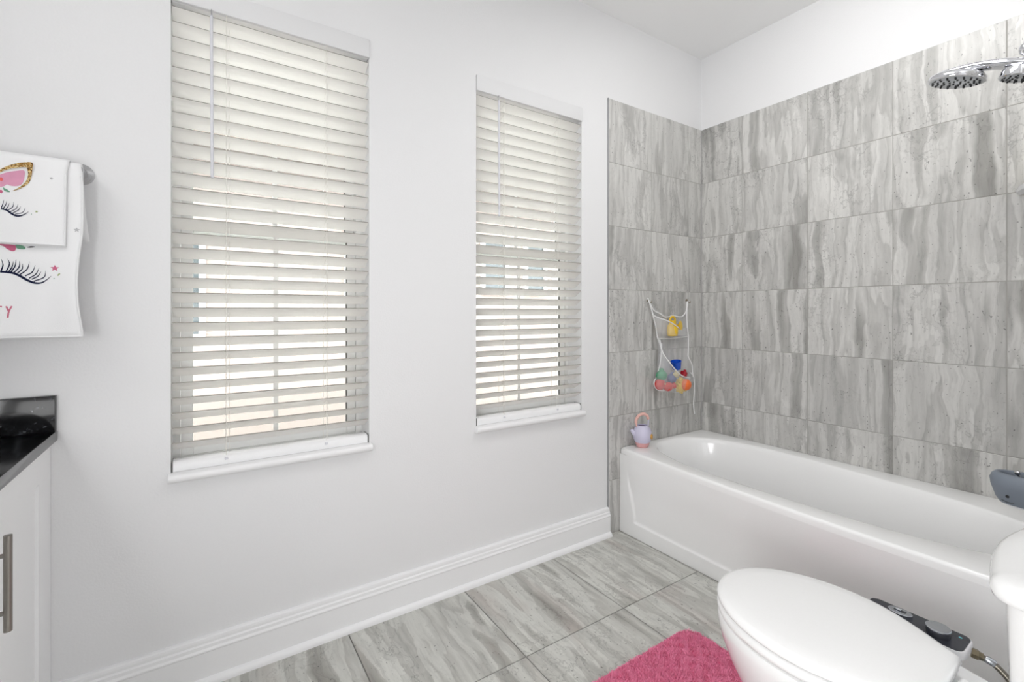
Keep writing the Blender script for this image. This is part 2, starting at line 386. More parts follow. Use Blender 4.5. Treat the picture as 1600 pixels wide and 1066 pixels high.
# ------------------------------------------------------------------ windows
def make_window(idx, X, label):
    x0, x1 = X; wd = x1-x0
    r = thing('window_%d' % idx, label, 'window', (x0, DW, WZ0), kind='structure')
    H = WZ1-WZ0
    # sill with a rounded nose and small horns
    sill = [(.10, -.027), (.10, 0), (-.022, 0), (-.028, -.004), (-.030, -.012), (-.028, -.021), (-.022, -.026), (-.010, -.027)]
    extrude_x('window_sill', sill, -.006, wd+.006, TRIM, r, smooth=50)
    y = .105
    bm = bmesh.new(); t = .022
    add_box(bm, (0, y, 0), (t, y+.06, H)); add_box(bm, (wd-t, y, 0), (wd, y+.06, H)); add_box(bm, (t, y, 0), (wd-t, y+.06, t)); add_box(bm, (t, y, H-t), (wd-t, y+.06, H))
    new('window_frame', finish(bm, 'window_frame'), r, VINYL)
    mid = .80
    for nm, za, zb, yy in (('lower_sash', t, mid+.02, y+.004), ('upper_sash', mid-.02, H-t, y+.032)):
        bm = bmesh.new(); s = .034; a, b = t+.001, wd-t-.001
        for bx in (((a, yy, za), (a+s, yy+.024, zb)), ((b-s, yy, za), (b, yy+.024, zb)), ((a+s, yy, za), (b-s, yy+.024, za+s)), ((a+s, yy, zb-s), (b-s, yy+.024, zb))):
            add_box(bm, *bx, bevel=.002, seg=1)
        sh = new(nm, finish(bm, nm, 30), r, VINYL)
        box('muntin', (wd/2-.008, yy+.009, za+s), (wd/2+.008, yy+.015, zb-s), VINYL, sh)
        box('pane', (a+s-.002, yy+.0105, za+s-.002), (wd/2-.0085, yy+.0135, zb-s+.002), GLASS, sh)
        box('pane', (wd/2+.0085, yy+.0105, za+s-.002), (b-s+.002, yy+.0135, zb-s+.002), GLASS, sh)
        box('gasket', (b-s-.003, yy-.0006, za+s), (b-s, yy+.009, zb-s), GASKET, sh)
    return r
make_window(1, W1, 'wider looking nearer window, left one, behind closed white blinds')
make_window(2, W2, 'window between the left window and the tiled tub corner')

# ------------------------------------------------------------------ blinds
SW = .618; PITCH = .0477; Z0 = .783; NS = 30
V = []; F = []
K = 6; th = .0038; ang = math.radians(32.0); L_ = .0555
for xx in (0, SW):
    for side in (0, 1):
        for k in range(K+1):
            u = k/K; crown = .0022*math.sin(PI*u)
            yy, zz = L_*u, crown+(th/2 if side else -th/2)*(1 if k < K else .5)
            V.append((xx, yy*math.cos(ang)+zz*math.sin(ang), -yy*math.sin(ang)+zz*math.cos(ang)))
n1 = K+1
ring = [k for k in range(n1)]+[n1+k for k in reversed(range(n1))]
for i in range(len(ring)):
    a, b = ring[i], ring[(i+1) % len(ring)]; F.append((a, b, 2*n1+b, 2*n1+a))
F.append(tuple(ring)); F.append(tuple(2*n1+k for k in reversed(ring)))
SLAT = mesh_from('slat', V, F, 35); SLAT.materials.append(BLIND); SLAT.materials.append(SLAT_EDGE_SHADE)
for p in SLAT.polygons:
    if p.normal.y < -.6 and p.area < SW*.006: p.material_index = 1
def make_blind(X, label):
    x0, x1 = X; wd = x1-x0; r = thing('window_blind', label, 'blind', (x0, 0, 0), group='white slatted window blinds')
    y0 = .007; sx = (wd-SW)/2
    bm = bmesh.new(); add_box(bm, (.001, -.004, 2.1825), (wd-.001, .010, 2.2525), .0025, 2)
    new('valance', finish(bm, 'valance', 40), r, BLIND_FACE)
    box('head_rail', (.003, .0105, 2.1825), (wd-.003, .066, 2.232), TRIM, r, .002, 1)
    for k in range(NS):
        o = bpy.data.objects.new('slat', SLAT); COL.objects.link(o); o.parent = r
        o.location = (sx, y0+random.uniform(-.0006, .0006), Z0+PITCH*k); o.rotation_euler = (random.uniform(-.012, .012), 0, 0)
    # bottom rail resting near the sill: rounded top, flat front
    pr = [(y0+.003, .6915), (y0+.001, .700), (y0+.001, .712), (y0+.004, .7195), (y0+.011, .723), (y0+.046, .723), (y0+.051, .719), (y0+.051, .6915)]
    br = extrude_x('bottom_rail', pr, .005, wd-.005, TRIM, r, smooth=50)
    for s in (-1, 1):
        xc = .0042 if s < 0 else wd-.0042
        box('end_cap', (xc-.0012, y0+.0005, .6915), (xc+.0012, y0+.0515, .7235), GASKET, br)
    for fx in (.150, wd-.158):
        tube('ladder_cord', [(fx, y0-.0035, 2.183), (fx, y0-.0035, .724)], .0009, CORD, r, 6)
        tube('ladder_cord', [(fx, y0+.051, 2.183), (fx, y0+.051, .724)], .0009, CORD, r, 6)
        tube('lift_cord', [(fx+.009, y0+.024, 2.183), (fx+.009, y0+.024, .724)], .001, CORD, r, 6)
        V = []; F = []
        for k in range(NS):
            z = Z0+PITCH*k; Vt, Ft = tube_data([(fx, y0-.0035, z-.004), (fx, y0+.051, z-.0255-.0035)], .0007, 4); b = len(V); V += Vt; F += [tuple(b+i for i in f) for f in Ft]
        new('ladder_rungs', mesh_from('ladder_rungs', V, F), r, CORD)['kind'] = 'stuff'
        box('cord_button', (fx-.005, y0-.0035, .708), (fx+.005, y0+.0008, .716), WAND, br, .001, 1)
    wnd = tube('tilt_wand', [(.108, -.012, 2.160), (.110, -.012, 1.640)], .0046, WAND, r, 8)
    tube('wand_hook', catmull([(.108, -.003, 2.176), (.108, -.0115, 2.181), (.108, -.013, 2.172), (.108, -.012, 2.158)], 5), .0018, MATS['satin_post'], wnd, 6)
    lathe('wand_tip', [(.0, -.006), (.005, -.003), (.0052, .003), (.0046, .006)], WAND, wnd, 10, origin=(.110, -.012, 1.638))
    return r
make_blind(W1, 'white slatted blind on the left window next to the towels')
make_blind(W2, 'white slatted blind on the window nearer the tub')

# ------------------------------------------------------------------ outside: neighbour house and lawn
def outdoors():
    stucco = mat('neighbour_stucco', (138, 127, 121), .9, bump=.3, bscale=60, var=.03)
    grass = mat('lawn', (110, 118, 88), 1, var=.35, bscale=30)
    glassd = mat('neighbour_glass', (70, 76, 78), .12); whitet = mat('neighbour_trim', (215, 215, 212), .6)
    conc = mat('patio_concrete', (212, 208, 202), .9, var=.05, bscale=8); roofm = mat('roof_shingle', (120, 108, 100), .9, var=.2, bscale=25)
    g = box('lawn', (-12, .35, -.5), (12, 3.2, -.32), grass); tag(g, 'strip of lawn between the house and the neighbour', 'lawn', kind='structure')
    c = box('path', (-12, .35, -.32), (12, 2.2, -.30), conc); tag(c, 'pale concrete side path outside the windows', 'path', kind='structure')
    h = thing('neighbour_house', 'pale pinkish stucco house seen between the blind slats', 'house', (0, 3.2, -.4))
    wins = [(-4.0, -2.62, .95, 2.0), (-1.42, -.55, 1.36, 2.1), (.2, .60, 1.42, 2.1), (.84, 1.21, 1.42, 2.1)]
    box('house_wall', (-11, 0, 0), (11, .2, 3.2), stucco, h)
    for a, b, z0, z1 in wins:
        z0 += .4; z1 += .4; bm = bmesh.new(); t = .05
        add_box(bm, (a, -.05, z0), (a+t, -.001, z1)); add_box(bm, (b-t, -.05, z0), (b, -.001, z1)); add_box(bm, (a+t, -.05, z0), (b-t, -.001, z0+t)); add_box(bm, (a+t, -.05, z1-t), (b-t, -.001, z1))
        f = new('window', finish(bm, 'window'), h, whitet); box('pane', (a+t, -.02, z0+t), (b-t, -.01, z1-t), glassd, f)
    V = [(-11, -.5, 3.0), (11, -.5, 3.0), (11, 2.5, 4.4), (-11, 2.5, 4.4), (-11, -.5, 3.15), (11, -.5, 3.15), (11, 2.5, 4.55), (-11, 2.5, 4.55)]
    new('roof', mesh_from('roof', V, [(0, 1, 2, 3), (4, 5, 6, 7), (0, 1, 5, 4), (2, 3, 7, 6), (1, 2, 6, 5), (0, 3, 7, 4)]), h, roofm)
outdoors()

# ------------------------------------------------------------------ bathtub
YT = -1.6095
def bow(y): 
    t = min(1, max(0, -y/1.2)); e = 1 if y > -1.5 else max(0, 1-(-y-1.5)/.11*.3)
    return .072*math.sin(PI/2*t)*e
XA = -.735
tub = thing('bathtub', 'white alcove bathtub with bowed front apron and oval basin', 'bathtub', (-.37, -.8, 0))
tub_off = Vector((.37, .8, 0))
def norm_pt(th, n):
    c, s = math.cos(th), math.sin(th); k = (abs(c)**n+abs(s)**n)**(1/n); return c/k, s/k
N_ = 144
def outer_loop(z, ins=0):
    out = []
    for j in range(N_):
        th = 2*PI*j/N_; a, b = norm_pt(th, 80)
        y = YT/2 - b*(YT/2)*(-1)*1.0
        y = YT/2 + b*(-YT/2-ins) ; 
        y = min(-.0015-ins, max(YT+ins, y))
        xl = XA-bow(y)+ins; xr = -.0015-ins
        out.append(Vector(((xl+xr)/2+a*(xr-xl)/2, y, z))+tub_off)
    return out
def inner_loop(z, k, ky=None, n=2.7, cxs=0, cys=0):
    out = []; ky = ky or k
    for j in range(N_):
        th = 2*PI*j/N_; a, b = norm_pt(th, n)
        y = -.800+cys+b*.745*ky
        left = -.700-.0*y; right = interp(y, [-1.5, -1.0, -.4, -.2, 0], [-.15, -.135, -.075, -.07, -.07])
        c = (left+right)/2+cxs; h = (right-left)/2*k
        out.append(Vector((c+a*h, y, z))+tub_off)
    return out
loops = [outer_loop(.425), outer_loop(.444), outer_loop(.4500, .0015), outer_loop(.4545, .006), outer_loop(.4555, .012),
         inner_loop(.4555, 1.045, 1.02), inner_loop(.453, 1.015, 1.008), inner_loop(.446, 1.0), inner_loop(.425, .985, .992), inner_loop(.33, .94, .955, 2.8), inner_loop(.20, .88, .89, 3),
         inner_loop(.12, .82, .83, 3), inner_loop(.085, .75, .78, 3), inner_loop(.07, .6, .68, 3), inner_loop(.066, .3, .3, 2.5), inner_loop(.065, .02, .02, 2)]
loft('basin', loops, ACRYL, tub, cap0=False, cap1=True, smooth=50)
# apron: proud skirt at the foot and left end, panel bowing outwards towards the top
V = []; F = []
ys = sorted(set([-.0015-.0035*k for k in range(0, 40)]+[-.14-(1.4685)*k/70 for k in range(71)]), reverse=True); zs = [0]+[.02*k for k in range(1, 4)]+[.066+.002*k for k in range(0, 10)]+[.09+.335*k/30 for k in range(31)]
zs = sorted(set(round(z, 4) for z in zs))
def sstep(a, b, x): t = min(1, max(0, (x-a)/(b-a))); return t*t*(3-2*t)
for y in ys:
    for z in zs:
        g = sstep(.02, .50, z)**.9 if z > 0 else 0; g = (z/.425)**.8
        x = XA-bow(y)*g
        yb = -.052-.05*(1-sstep(.10, .33, z)*.9)           # left border line of the panel leans
        inpanel = sstep(.074, .086, z)*sstep(-yb-.004, -yb+.010, -y)
        fade = 1-sstep(.22, .36, z)
        x += .008*inpanel*fade if inpanel > 0 else 0
        V.append(Vector((x, y, z))+tub_off)
nz = len(zs)
for i in range(len(ys)-1):
    for j in range(nz-1): F.append((i*nz+j, i*nz+j+1, (i+1)*nz+j+1, (i+1)*nz+j))
new('apron', mesh_from('apron', V, F, 60), tub, ACRYL)
lathe('drain', [(.0, .006), (.02, .006), (.03, .003), (.034, 0)], CHROME, tub, 24, origin=(-.02, -.45, .064))
#lathe('overflow_plate', [(.036, 0), (.036, .006), (.03, .010), (0, .011)], CHROME, tub, 24, axis=(0, 1, 0), origin=(-.045, -.66, .33))

# ------------------------------------------------------------------ toilet
XT = -1.40
def egg(yf, yw, yb, hw, hb, z, xc=0.0):
    P = []
    for k in range(33):
        a = PI*k/32; P.append((XT+xc+hw*math.cos(a), yw+(yf-yw)*math.sin(a), z))
    for k in range(1, 13):
        t = k/12; P.append((XT-(hb+(hw-hb)*math.cos(PI/2*t)), yw+(yb-yw)*t, z))
    for k in range(1, 6): P.append((XT-hb+2*hb*k/6, yb-.004*math.sin(PI*k/6), z))
    for k in range(12, 0, -1):
        t = k/12; P.append((XT+(hb+(hw-hb)*math.cos(PI/2*t)), yw+(yb-yw)*t, z))
    return [Vector(p) for p in P]
toilet = thing('toilet', 'white elongated toilet with closed lid beside the tub', 'toilet')
loft('bowl', [egg(-1.175, -1.33, -1.80, .118, .105, 0), egg(-1.18, -1.33, -1.80, .112, .10, .03), egg(-1.165, -1.33, -1.80, .108, .10, .10), egg(-1.13, -1.32, -1.80, .122, .10, .18),
              egg(-1.10, -1.31, -1.80, .145, .105, .24), egg(-1.068, -1.30, -1.75, .168, .105, .30), egg(-1.050, -1.295, -1.73, .184, .10, .35), egg(-1.043, -1.29, -1.72, .191, .10, .385),
              egg(-1.043, -1.29, -1.72, .192, .10, .402), egg(-1.047, -1.29, -1.717, .189, .097, .410), egg(-1.056, -1.29, -1.71, .181, .09, .4125)], PORC, toilet, smooth=50)
seat_loops = [egg(-1.052, -1.29, -1.498, .185, .108, .4145), egg(-1.043, -1.29, -1.505, .192, .112, .418), egg(-1.041, -1.29, -1.507, .194, .113, .426), egg(-1.043, -1.29, -1.505, .192, .112, .434), egg(-1.05, -1.29, -1.50, .186, .108, .4375)]
loft('seat', seat_loops, SEATM, toilet, smooth=50)
loft('lid', [egg(-1.052, -1.29, -1.505, .182, .106, .4405), egg(-1.044, -1.29, -1.510, .190, .111, .442), egg(-1.041, -1.29, -1.512, .193, .113, .447), egg(-1.042, -1.29, -1.511, .1925, .1125, .453), egg(-1.047, -1.29, -1.508, .187, .108, .4585),
             egg(-1.058, -1.29, -1.500, .177, .100, .4615), egg(-1.09, -1.29, -1.472, .146, .08, .4645), egg(-1.18, -1.29, -1.40, .07, .04, .4665)], SEATM, toilet, smooth=50)
for s in (-1, 1): lathe('hinge', [(0, -.02), (.011, -.019), (.012, 0), (.011, .019), (0, .02)], SEATM, toilet, 16, axis=(1, 0, 0), origin=(XT+s*.05, -1.528, .428))
def tank_loop(z, hw, yf, yb, r=.045, bowd=.022):
    P = []
    for k in range(25):
        t = k/24; x = XT+hw-r-(2*(hw-r))*t; P.append((x, yf+bowd*(math.sin(PI*t)), z))
    arc = lambda cx_, cy_, a0, a1, rr: [(cx_+rr*math.cos(a0+(a1-a0)*k/8), cy_+rr*math.sin(a0+(a1-a0)*k/8), z) for k in range(1, 9)]
    P += arc(XT-hw+r, yf-r, PI/2, PI, r); P += arc(XT-hw+.01, yb+.01, PI, 1.5*PI, .01); P += arc(XT+hw-.01, yb+.01, 1.5*PI, 2*PI, .01); P += arc(XT+hw-r, yf-r, 0, PI/2, r)
    return [Vector(p) for p in P]
loft('tank', [tank_loop(.412, .175, -1.640, -1.815), tank_loop(.43, .180, -1.634, -1.820), tank_loop(.60, .190, -1.629, -1.825), tank_loop(.742, .197, -1.625, -1.825)], PORC, toilet)
loft('tank_lid', [tank_loop(.7425, .205, -1.616, -1.830), tank_loop(.746, .211, -1.611, -1.833), tank_loop(.757, .213, -1.609, -1.834), tank_loop(.768, .210, -1.612, -1.833), tank_loop(.7745, .200, -1.620, -1.828, .05), tank_loop(.777, .17, -1.645, -1.81, .05)], PORC, toilet, smooth=55)
lathe('flush_handle', [(0, 0), (.014, 0), (.014, .01), (0, .014)], CHROME, toilet, 16, axis=(0, 1, 0), origin=(XT+.13, -1.613, .69))
tube('floor_bolt_cap', [(XT+.10, -1.45, .0), (XT+.10, -1.45, .03)], [.016, .01], PORC, toilet, 12)

# bidet attachment
bid = thing('bidet_attachment', 'slim bidet unit with charcoal control panel under the toilet seat', 'bidet', (-1.190, -1.40, .415))
bo = Vector((1.195, 1.40, -.413))
def rrect(x0, x1, y0, y1, r, z, n=6):
    P = []
    for cx_, cy_, a in ((x1-r, y1-r, 0), (x0+r, y1-r, PI/2), (x0+r, y0+r, PI), (x1-r, y0+r, 1.5*PI)):
        for k in range(n+1): P.append(Vector((cx_+r*math.cos(a+PI/2*k/n), cy_+r*math.sin(a+PI/2*k/n), z)))
    return P
def off(lp, o): return [p+o for p in lp]
loft('body', [off(rrect(-1.236, -1.153, -1.500, -1.305, .018, .411), bo), off(rrect(-1.238, -1.150, -1.503, -1.302, .02, .4145), bo), off(rrect(-1.238, -1.150, -1.503, -1.302, .02, .430), bo), off(rrect(-1.237, -1.1515, -1.5015, -1.3035, .019, .4325), bo)], WHITEP, bid)
box('mounting_plate', bo+Vector((-1.56, -1.50, .4105)), bo+Vector((-1.236, -1.40, .4140)), WHITEP, bid)
loft('control_panel', [off(rrect(-1.235, -1.1535, -1.4995, -1.3055, .017, .4325), bo), off(rrect(-1.235, -1.1535, -1.4995, -1.3055, .017, .4345), bo)], PANEL, bid)
kb = lathe('control_knob', [(.0225, 0), (.0225, .012), (.0215, .0135), (.0205, .014)], MATS['panel_charcoal'], bid, 32, origin=bo+Vector((-1.199, -1.450, .4345)))
kb['label'] = 'round knob with dark glossy side'
lathe('knob_cap', [(.0235, .0), (.0235, .002), (.0225, .0032), (.0, .0036)], SATIN, kb, 32, origin=bo+Vector((-1.199, -1.450, .4485)))
sel = new('nozzle_selector', None); bpy.data.objects.remove(sel)
def oval(rx, ry, z, c, n=28): return [Vector((c[0]+rx*math.cos(2*PI*k/n), c[1]+ry*math.sin(2*PI*k/n), z+c[2])) for k in range(n)]
sc_ = bo+Vector((-1.182, -1.372, 0))
sel = loft('nozzle_selector', [oval(.017, .025, .4345, sc_), oval(.017, .025, .4405, sc_), oval(.0155, .0235, .442, sc_)], SATIN, bid)
box('selector_slot', sc_+Vector((-.0045, -.012, .442)), sc_+Vector((.0045, .012, .4426)), PANEL, sel)
box('selector_grip', sc_+Vector((-.003, -.003, .4426)), sc_+Vector((.003, .009, .4466)), CHROME, sel, .001, 1)
box('indicator_light', bo+Vector((-1.1745, -1.486, .4345)), bo+Vector((-1.1705, -1.480, .4351)), LED, bid)
nut = lathe('hose_nut', [(.011, 0), (.011, .012), (.009, .013), (.0085, .02)], BRASS, bid, 6, axis=(.25, -1, -.12), origin=bo+Vector((-1.172, -1.501, .412)))
nut['label'] = 'hexagonal metal nut'
hp = [bo+Vector(p) for p in ((-1.170, -1.516, .410), (-1.166, -1.535, .405), (-1.170, -1.560, .388), (-1.178, -1.590, .355), (-1.185, -1.64, .30), (-1.19, -1.72, .24), (-1.19, -1.80, .21), (-1.19, -1.838, .20))]
tube('supply_hose', catmull(hp, 6), .0065, HOSE, bid, 12)
lathe('ferrule', [(.0075, 0), (.0085, .004), (.0075, .016), (.007, .017)], SATIN, bid, 14, axis=(.1, -1, -.28), origin=bo+Vector((-1.1685, -1.524, .4095)))

# ------------------------------------------------------------------ bath rug
rug = thing('bath_rug', 'fluffy raspberry pink bath rug with rounded corner before the toilet', 'rug', (-1.50, -.93, 0))
RX0, RX1, RY0, RY1 = -1.93, -1.112, -1.165, -.708
RPINK = mat('rug_backing', (225, 100, 140), .95)
ro = Vector((1.50, .93, 0))
loft('backing', [off(rrect(RX0+.004, RX1-.004, RY0+.004, RY1-.004, .065, .0004), ro), off(rrect(RX0+.002, RX1-.002, RY0+.002, RY1-.002, .065, .008), ro)], RPINK, rug)
def pile():
    m = mat('rug_pile', (214, 92, 130), .95, spec=.1); nt = m.node_tree
    tc = nt.nodes.new('ShaderNodeTexCoord'); n = nt.nodes.new('ShaderNodeTexNoise'); n.inputs['Scale'].default_value = 45; n.inputs['Detail'].default_value = 3
    nt.links.new(tc.outputs['Object'], n.inputs['Vector']); r = nt.nodes.new('ShaderNodeValToRGB'); nt.links.new(n.outputs['Fac'], r.inputs[0])
    r.color_ramp.elements[0].position = .3; r.color_ramp.elements[0].color = s2l((250, 150, 186)) + (1,); r.color_ramp.elements[1].position = .7; r.color_ramp.elements[1].color = s2l((254, 160, 192)) + (1,)
    nt.links.new(r.outputs[0], nt.nodes['Principled BSDF'].inputs['Base Color'])
    rng = np.random.default_rng(3); n_ = 120000
    x = rng.uniform(RX0, RX1, n_); y = rng.uniform(RY0, RY1, n_)
    r_ = .065; dx = np.maximum(0, np.maximum(RX0+r_-x, x-(RX1-r_))); dy = np.maximum(0, np.maximum(RY0+r_-y, y-(RY1-r_)))
    k = dx*dx+dy*dy < (r_-.002)**2; x, y = x[k], y[k]; n_ = len(x)
    clx = np.sin(x*95+3*np.sin(y*60))+np.sin(y*120+2*np.sin(x*80)); cly = np.cos(y*90+3*np.sin(x*70))
    h = rng.uniform(.0125, .0165, n_)+.0004*clx; a = rng.uniform(0, 2*PI, n_); wd = rng.uniform(.0007, .0012, n_)
    lx = .0022*clx+rng.normal(0, .0042, n_); ly = .0022*cly+rng.normal(0, .0042, n_)
    edge = np.minimum(np.minimum(x-RX0, RX1-x), np.minimum(y-RY0, RY1-y)); e = np.clip(edge/.008, 0, 1); lx *= e; ly *= e; h *= .75+.25*e
    V = np.zeros((n_, 3, 3)); V[:, 0] = np.stack([x-wd*np.cos(a), y-wd*np.sin(a), np.full(n_, .004)], 1); V[:, 1] = np.stack([x+wd*np.cos(a), y+wd*np.sin(a), np.full(n_, .004)], 1)
    V[:, 2] = np.stack([x+lx, y+ly, h], 1)
    # widen the tip into a quad
    Q = np.zeros((n_, 4, 3)); Q[:, 0] = V[:, 0]; Q[:, 1] = V[:, 1]; Q[:, 2] = V[:, 2]+np.stack([.7*wd*np.cos(a), .7*wd*np.sin(a), 0*wd], 1); Q[:, 3] = V[:, 2]-np.stack([.7*wd*np.cos(a), .7*wd*np.sin(a), 0*wd], 1)
    me = bpy.data.meshes.new('pile'); Q += np.array([1.50, .93, 0])
    me.vertices.add(n_*4); me.vertices.foreach_set('co', Q.reshape(-1)); me.loops.add(n_*4); me.loops.foreach_set('vertex_index', np.arange(n_*4))
    me.polygons.add(n_); me.polygons.foreach_set('loop_start', np.arange(0, n_*4, 4)); me.update(calc_edges=True)
    o = new('pile', me, rug, m); o['kind'] = 'stuff'
pile()

# ------------------------------------------------------------------ vanity
van = thing('vanity_cabinet', 'white shaker vanity cabinet under the black counter', 'cabinet', (-3.31, -.8, 0))
vo = Vector((3.31, .8, 0))
bm = bmesh.new(); add_box(bm, vo+Vector((XW+.001, -1.60, .09)), vo+Vector((-3.020, .004, .8335))); add_box(bm, vo+Vector((XW+.001, -1.60, 0)), vo+Vector((-3.09, .004, .09)))
new('carcass', finish(bm, 'carcass'), van, CAB)
box('filler_strip', vo+Vector((-3.020, -.030, .09)), vo+Vector((-3.004, .0045, .8335)), CAB, van)
def door(y0, y1, z0, z1, hy):
    st = .085; bm = bmesh.new(); X0, X1 = -3.020, -3.003
    add_box(bm, vo+Vector((X0, y0, z0)), vo+Vector((X1, y0-st, z1))); add_box(bm, vo+Vector((X0, y1+st, z0)), vo+Vector((X1, y1, z1)))
    add_box(bm, vo+Vector((X0, y0-st, z0)), vo+Vector((X1, y1+st, z0+st))); add_box(bm, vo+Vector((X0, y0-st, z1-.075)), vo+Vector((X1, y1+st, z1)))
    add_box(bm, vo+Vector((X0, y0-st, z0+st)), vo+Vector((X1-.008, y1+st, z1-.075)))
    d = new('door', finish(bm, 'door'), van, CAB)
    h = new('handle', None); bpy.data.objects.remove(h)
    hx = -2.972; V, F = tube_data([vo+Vector((hx, hy, .560)), vo+Vector((hx, hy, .752))], .0068, 16)
    h = new('handle', mesh_from('handle', V, F, 50), d, NICKEL); V = []; F = []
    bm = bmesh.new()
    for z in (.597, .712):
        Vt, Ft = tube_data([vo+Vector((X1, hy, z)), vo+Vector((hx, hy, z))], .0045, 12); b = len(V); V += Vt; F += [tuple(b+i for i in f) for f in Ft]
    h2 = mesh_from('handle_b', V, F, 50); bm = bmesh.new(); bm.from_mesh(h.data); bm.from_mesh(h2); bm.to_mesh(h.data); bm.free()
    h['label'] = 'brushed nickel bar handle'
door(-.033, -.520, .115, .825, -.478); door(-.524, -1.010, .115, .825, -.566); door(-1.10, -1.585, .115, .825, -1.14)
top = thing('countertop', 'black speckled granite countertop with backsplash on the vanity', 'countertop', (-3.31, -.8, .835))
to = Vector((3.31, .8, -.835))
box('slab', to+Vector((XW+.001, -1.62, .8345)), to+Vector((-2.989, .0045, .8640)), GRAN, top, .003, 2)
box('side_splash', to+Vector((XW+.022, -.0165, .8645)), to+Vector((-2.9905, .0045, .9640)), GRAN, top, .002, 2)
box('back_splash', to+Vector((XW+.001, -1.62, .8645)), to+Vector((XW+.0215, .0045, .9640)), GRAN, top, .002, 2)

# ------------------------------------------------------------------ towel bar and towels
TBZ, TBY = 1.598, -.068
bar = thing('towel_bar', 'satin metal towel bar with round ridged post on window wall', 'towel bar', (-3.2, DW, TBZ))
b0 = Vector((3.2, -DW, -TBZ))
for xx in (-2.940, -3.50):
    pr = [(.030, 0), (.030, .004), (.0265, .006), (.0265, .009), (.024, .0105), (.024, .0135), (.0215, .015), (.0215, .018), (.019, .0195), (.019, .023), (.0165, .025), (.0140, .050), (.0135, .074), (.011, .079), (0, .080)]
    lathe('post', pr, NICK2, bar, 36, axis=(0, -1, 0), origin=b0+Vector((xx, DW, TBZ)))
tube('rod', [b0+Vector((-3.50, TBY, TBZ)), b0+Vector((-2.940, TBY, TBZ))], .009, NICK2, bar, 18)

def yL(x, z): return -.0835 - .010*sstep(1.58, 1.2, z) + (.0035*math.sin(x*31+1.0)+.002*math.sin(x*67))*sstep(1.56, 1.2, z) - .018*sstep(-3.02, -2.93, x)*sstep(1.35, 1.20, z)*sstep(1.10, 1.24, z)*.4
def yH(x, z): return -.0925 - .005*sstep(1.58, 1.4, z) + .0018*math.sin(x*36+.5)*sstep(1.58, 1.4, z)
def edgeL(z): return interp(z, [1.12, 1.15, 1.182, 1.224, 1.28, 1.336, 1.39, 1.407, 1.45, 1.55, 1.60, 1.615], [-2.9185, -2.9192, -2.9233, -2.9275, -2.9306, -2.9285, -2.9233, -2.9212, -2.9195, -2.9205, -2.926, -2.932])
def edgeH(z): return interp(z, [1.37, 1.58, 1.602, 1.62], [-2.9544, -2.9535, -2.950, -2.952])
def towel(name, label, R, yf, edge, zbot, zback, th, xl, dz=0):
    t = thing(name, label, 'towel', (-3.2, TBY, TBZ), group='unicorn print towels')
    o_ = Vector((3.2, -TBY, -TBZ))
    path = []                                        # (kind, value) from the back hem over the rod to the front hem
    for k in range(9): path.append((TBY+R+.004*(1-k/8), zback+(TBZ-zback)*k/8, False))
    for k in range(1, 12): a = PI*k/12; path.append((TBY+R*math.cos(a), TBZ+R*math.sin(a), False))
    for k in range(0, 25): path.append((None, TBZ+(zbot-TBZ)*k/24, True))
    nx = 44; V = []; F = []
    for (y, z, fr) in path:
        for i in range(nx+1):
            s = i/nx; xe = edge(z) if fr else edge(TBZ)+(.013*min(1, (TBZ-z)/(TBZ-zback))**2 if z < TBZ else 0)
            x = xl+(xe-xl)*s
            zz = z+(dz*(x+3.08)**2*8 if fr and z < zbot+.06 else 0)
            yy = yf(x, z)*min(1, (TBZ-z)/.05)+(TBY-R)*(1-min(1, (TBZ-z)/.05)) if fr else y
            V.append(Vector((x, yy, zz))+o_)
    m_ = nx+1
    for j in range(len(path)-1):
        for i in range(nx): F.append((j*m_+i, j*m_+i+1, (j+1)*m_+i+1, (j+1)*m_+i))
    o = new('cloth', mesh_from('cloth', V, F, 80), t, TOWEL)
    sm = o.modifiers.new('s', 'SOLIDIFY'); sm.thickness = th; sm.offset = 0
    return t, o_
tL, oL = towel('bath_towel', 'larger white towel printed with eyelashes and pink letters, hanging lower', .0125, yL, edgeL, 1.128, 1.398, .003, -3.44, dz=0)
tH, oH = towel('hand_towel', 'smaller white towel with gold glitter ear draped over the larger one', .0185, yH, edgeH, 1.3735, 1.42, .003, -3.40)
# hems: stitched raised bands along the lower and right edges
def strip(name, P, wv, yfun, o_, lift, m, parent):
    """ribbon along P [(x,z)...] with half widths wv, laid on the cloth"""
    Q = catmull([(x, 0, z) for x, z in P], 6) if len(P) > 2 else [Vector((P[0][0]+(P[1][0]-P[0][0])*k/8, 0, P[0][1]+(P[1][1]-P[0][1])*k/8)) for k in range(9)]
    n = len(Q); V = []; F = []
    for i, q in enumerate(Q):
        t = Q[min(i+1, n-1)]-Q[max(i-1, 0)]; t = Vector((t.x, 0, t.z)).normalized(); nn = Vector((-t.z, 0, t.x))
        s = i/(n-1); w_ = interp(s, [k/(len(wv)-1) for k in range(len(wv))], wv)
        for sg in (-1, 1):
            p = q+nn*w_*sg; V.append(Vector((p.x, yfun(p.x, p.z)-lift, p.z))+o_)
    for i in range(n-1): F.append((2*i, 2*i+1, 2*i+3, 2*i+2))
    return V, F
def decal(name, polys, yfun, o_, m, parent, lift=.0022):
    V = []; F = []
    for Vp, Fp in polys:
        b = len(V); V += Vp; F += [tuple(b+i for i in f) for f in Fp]
    me = bpy.data.meshes.new(name); me.from_pydata([tuple(v) for v in V], [], F); me.update()
    o = new(name, me, parent, m); return o
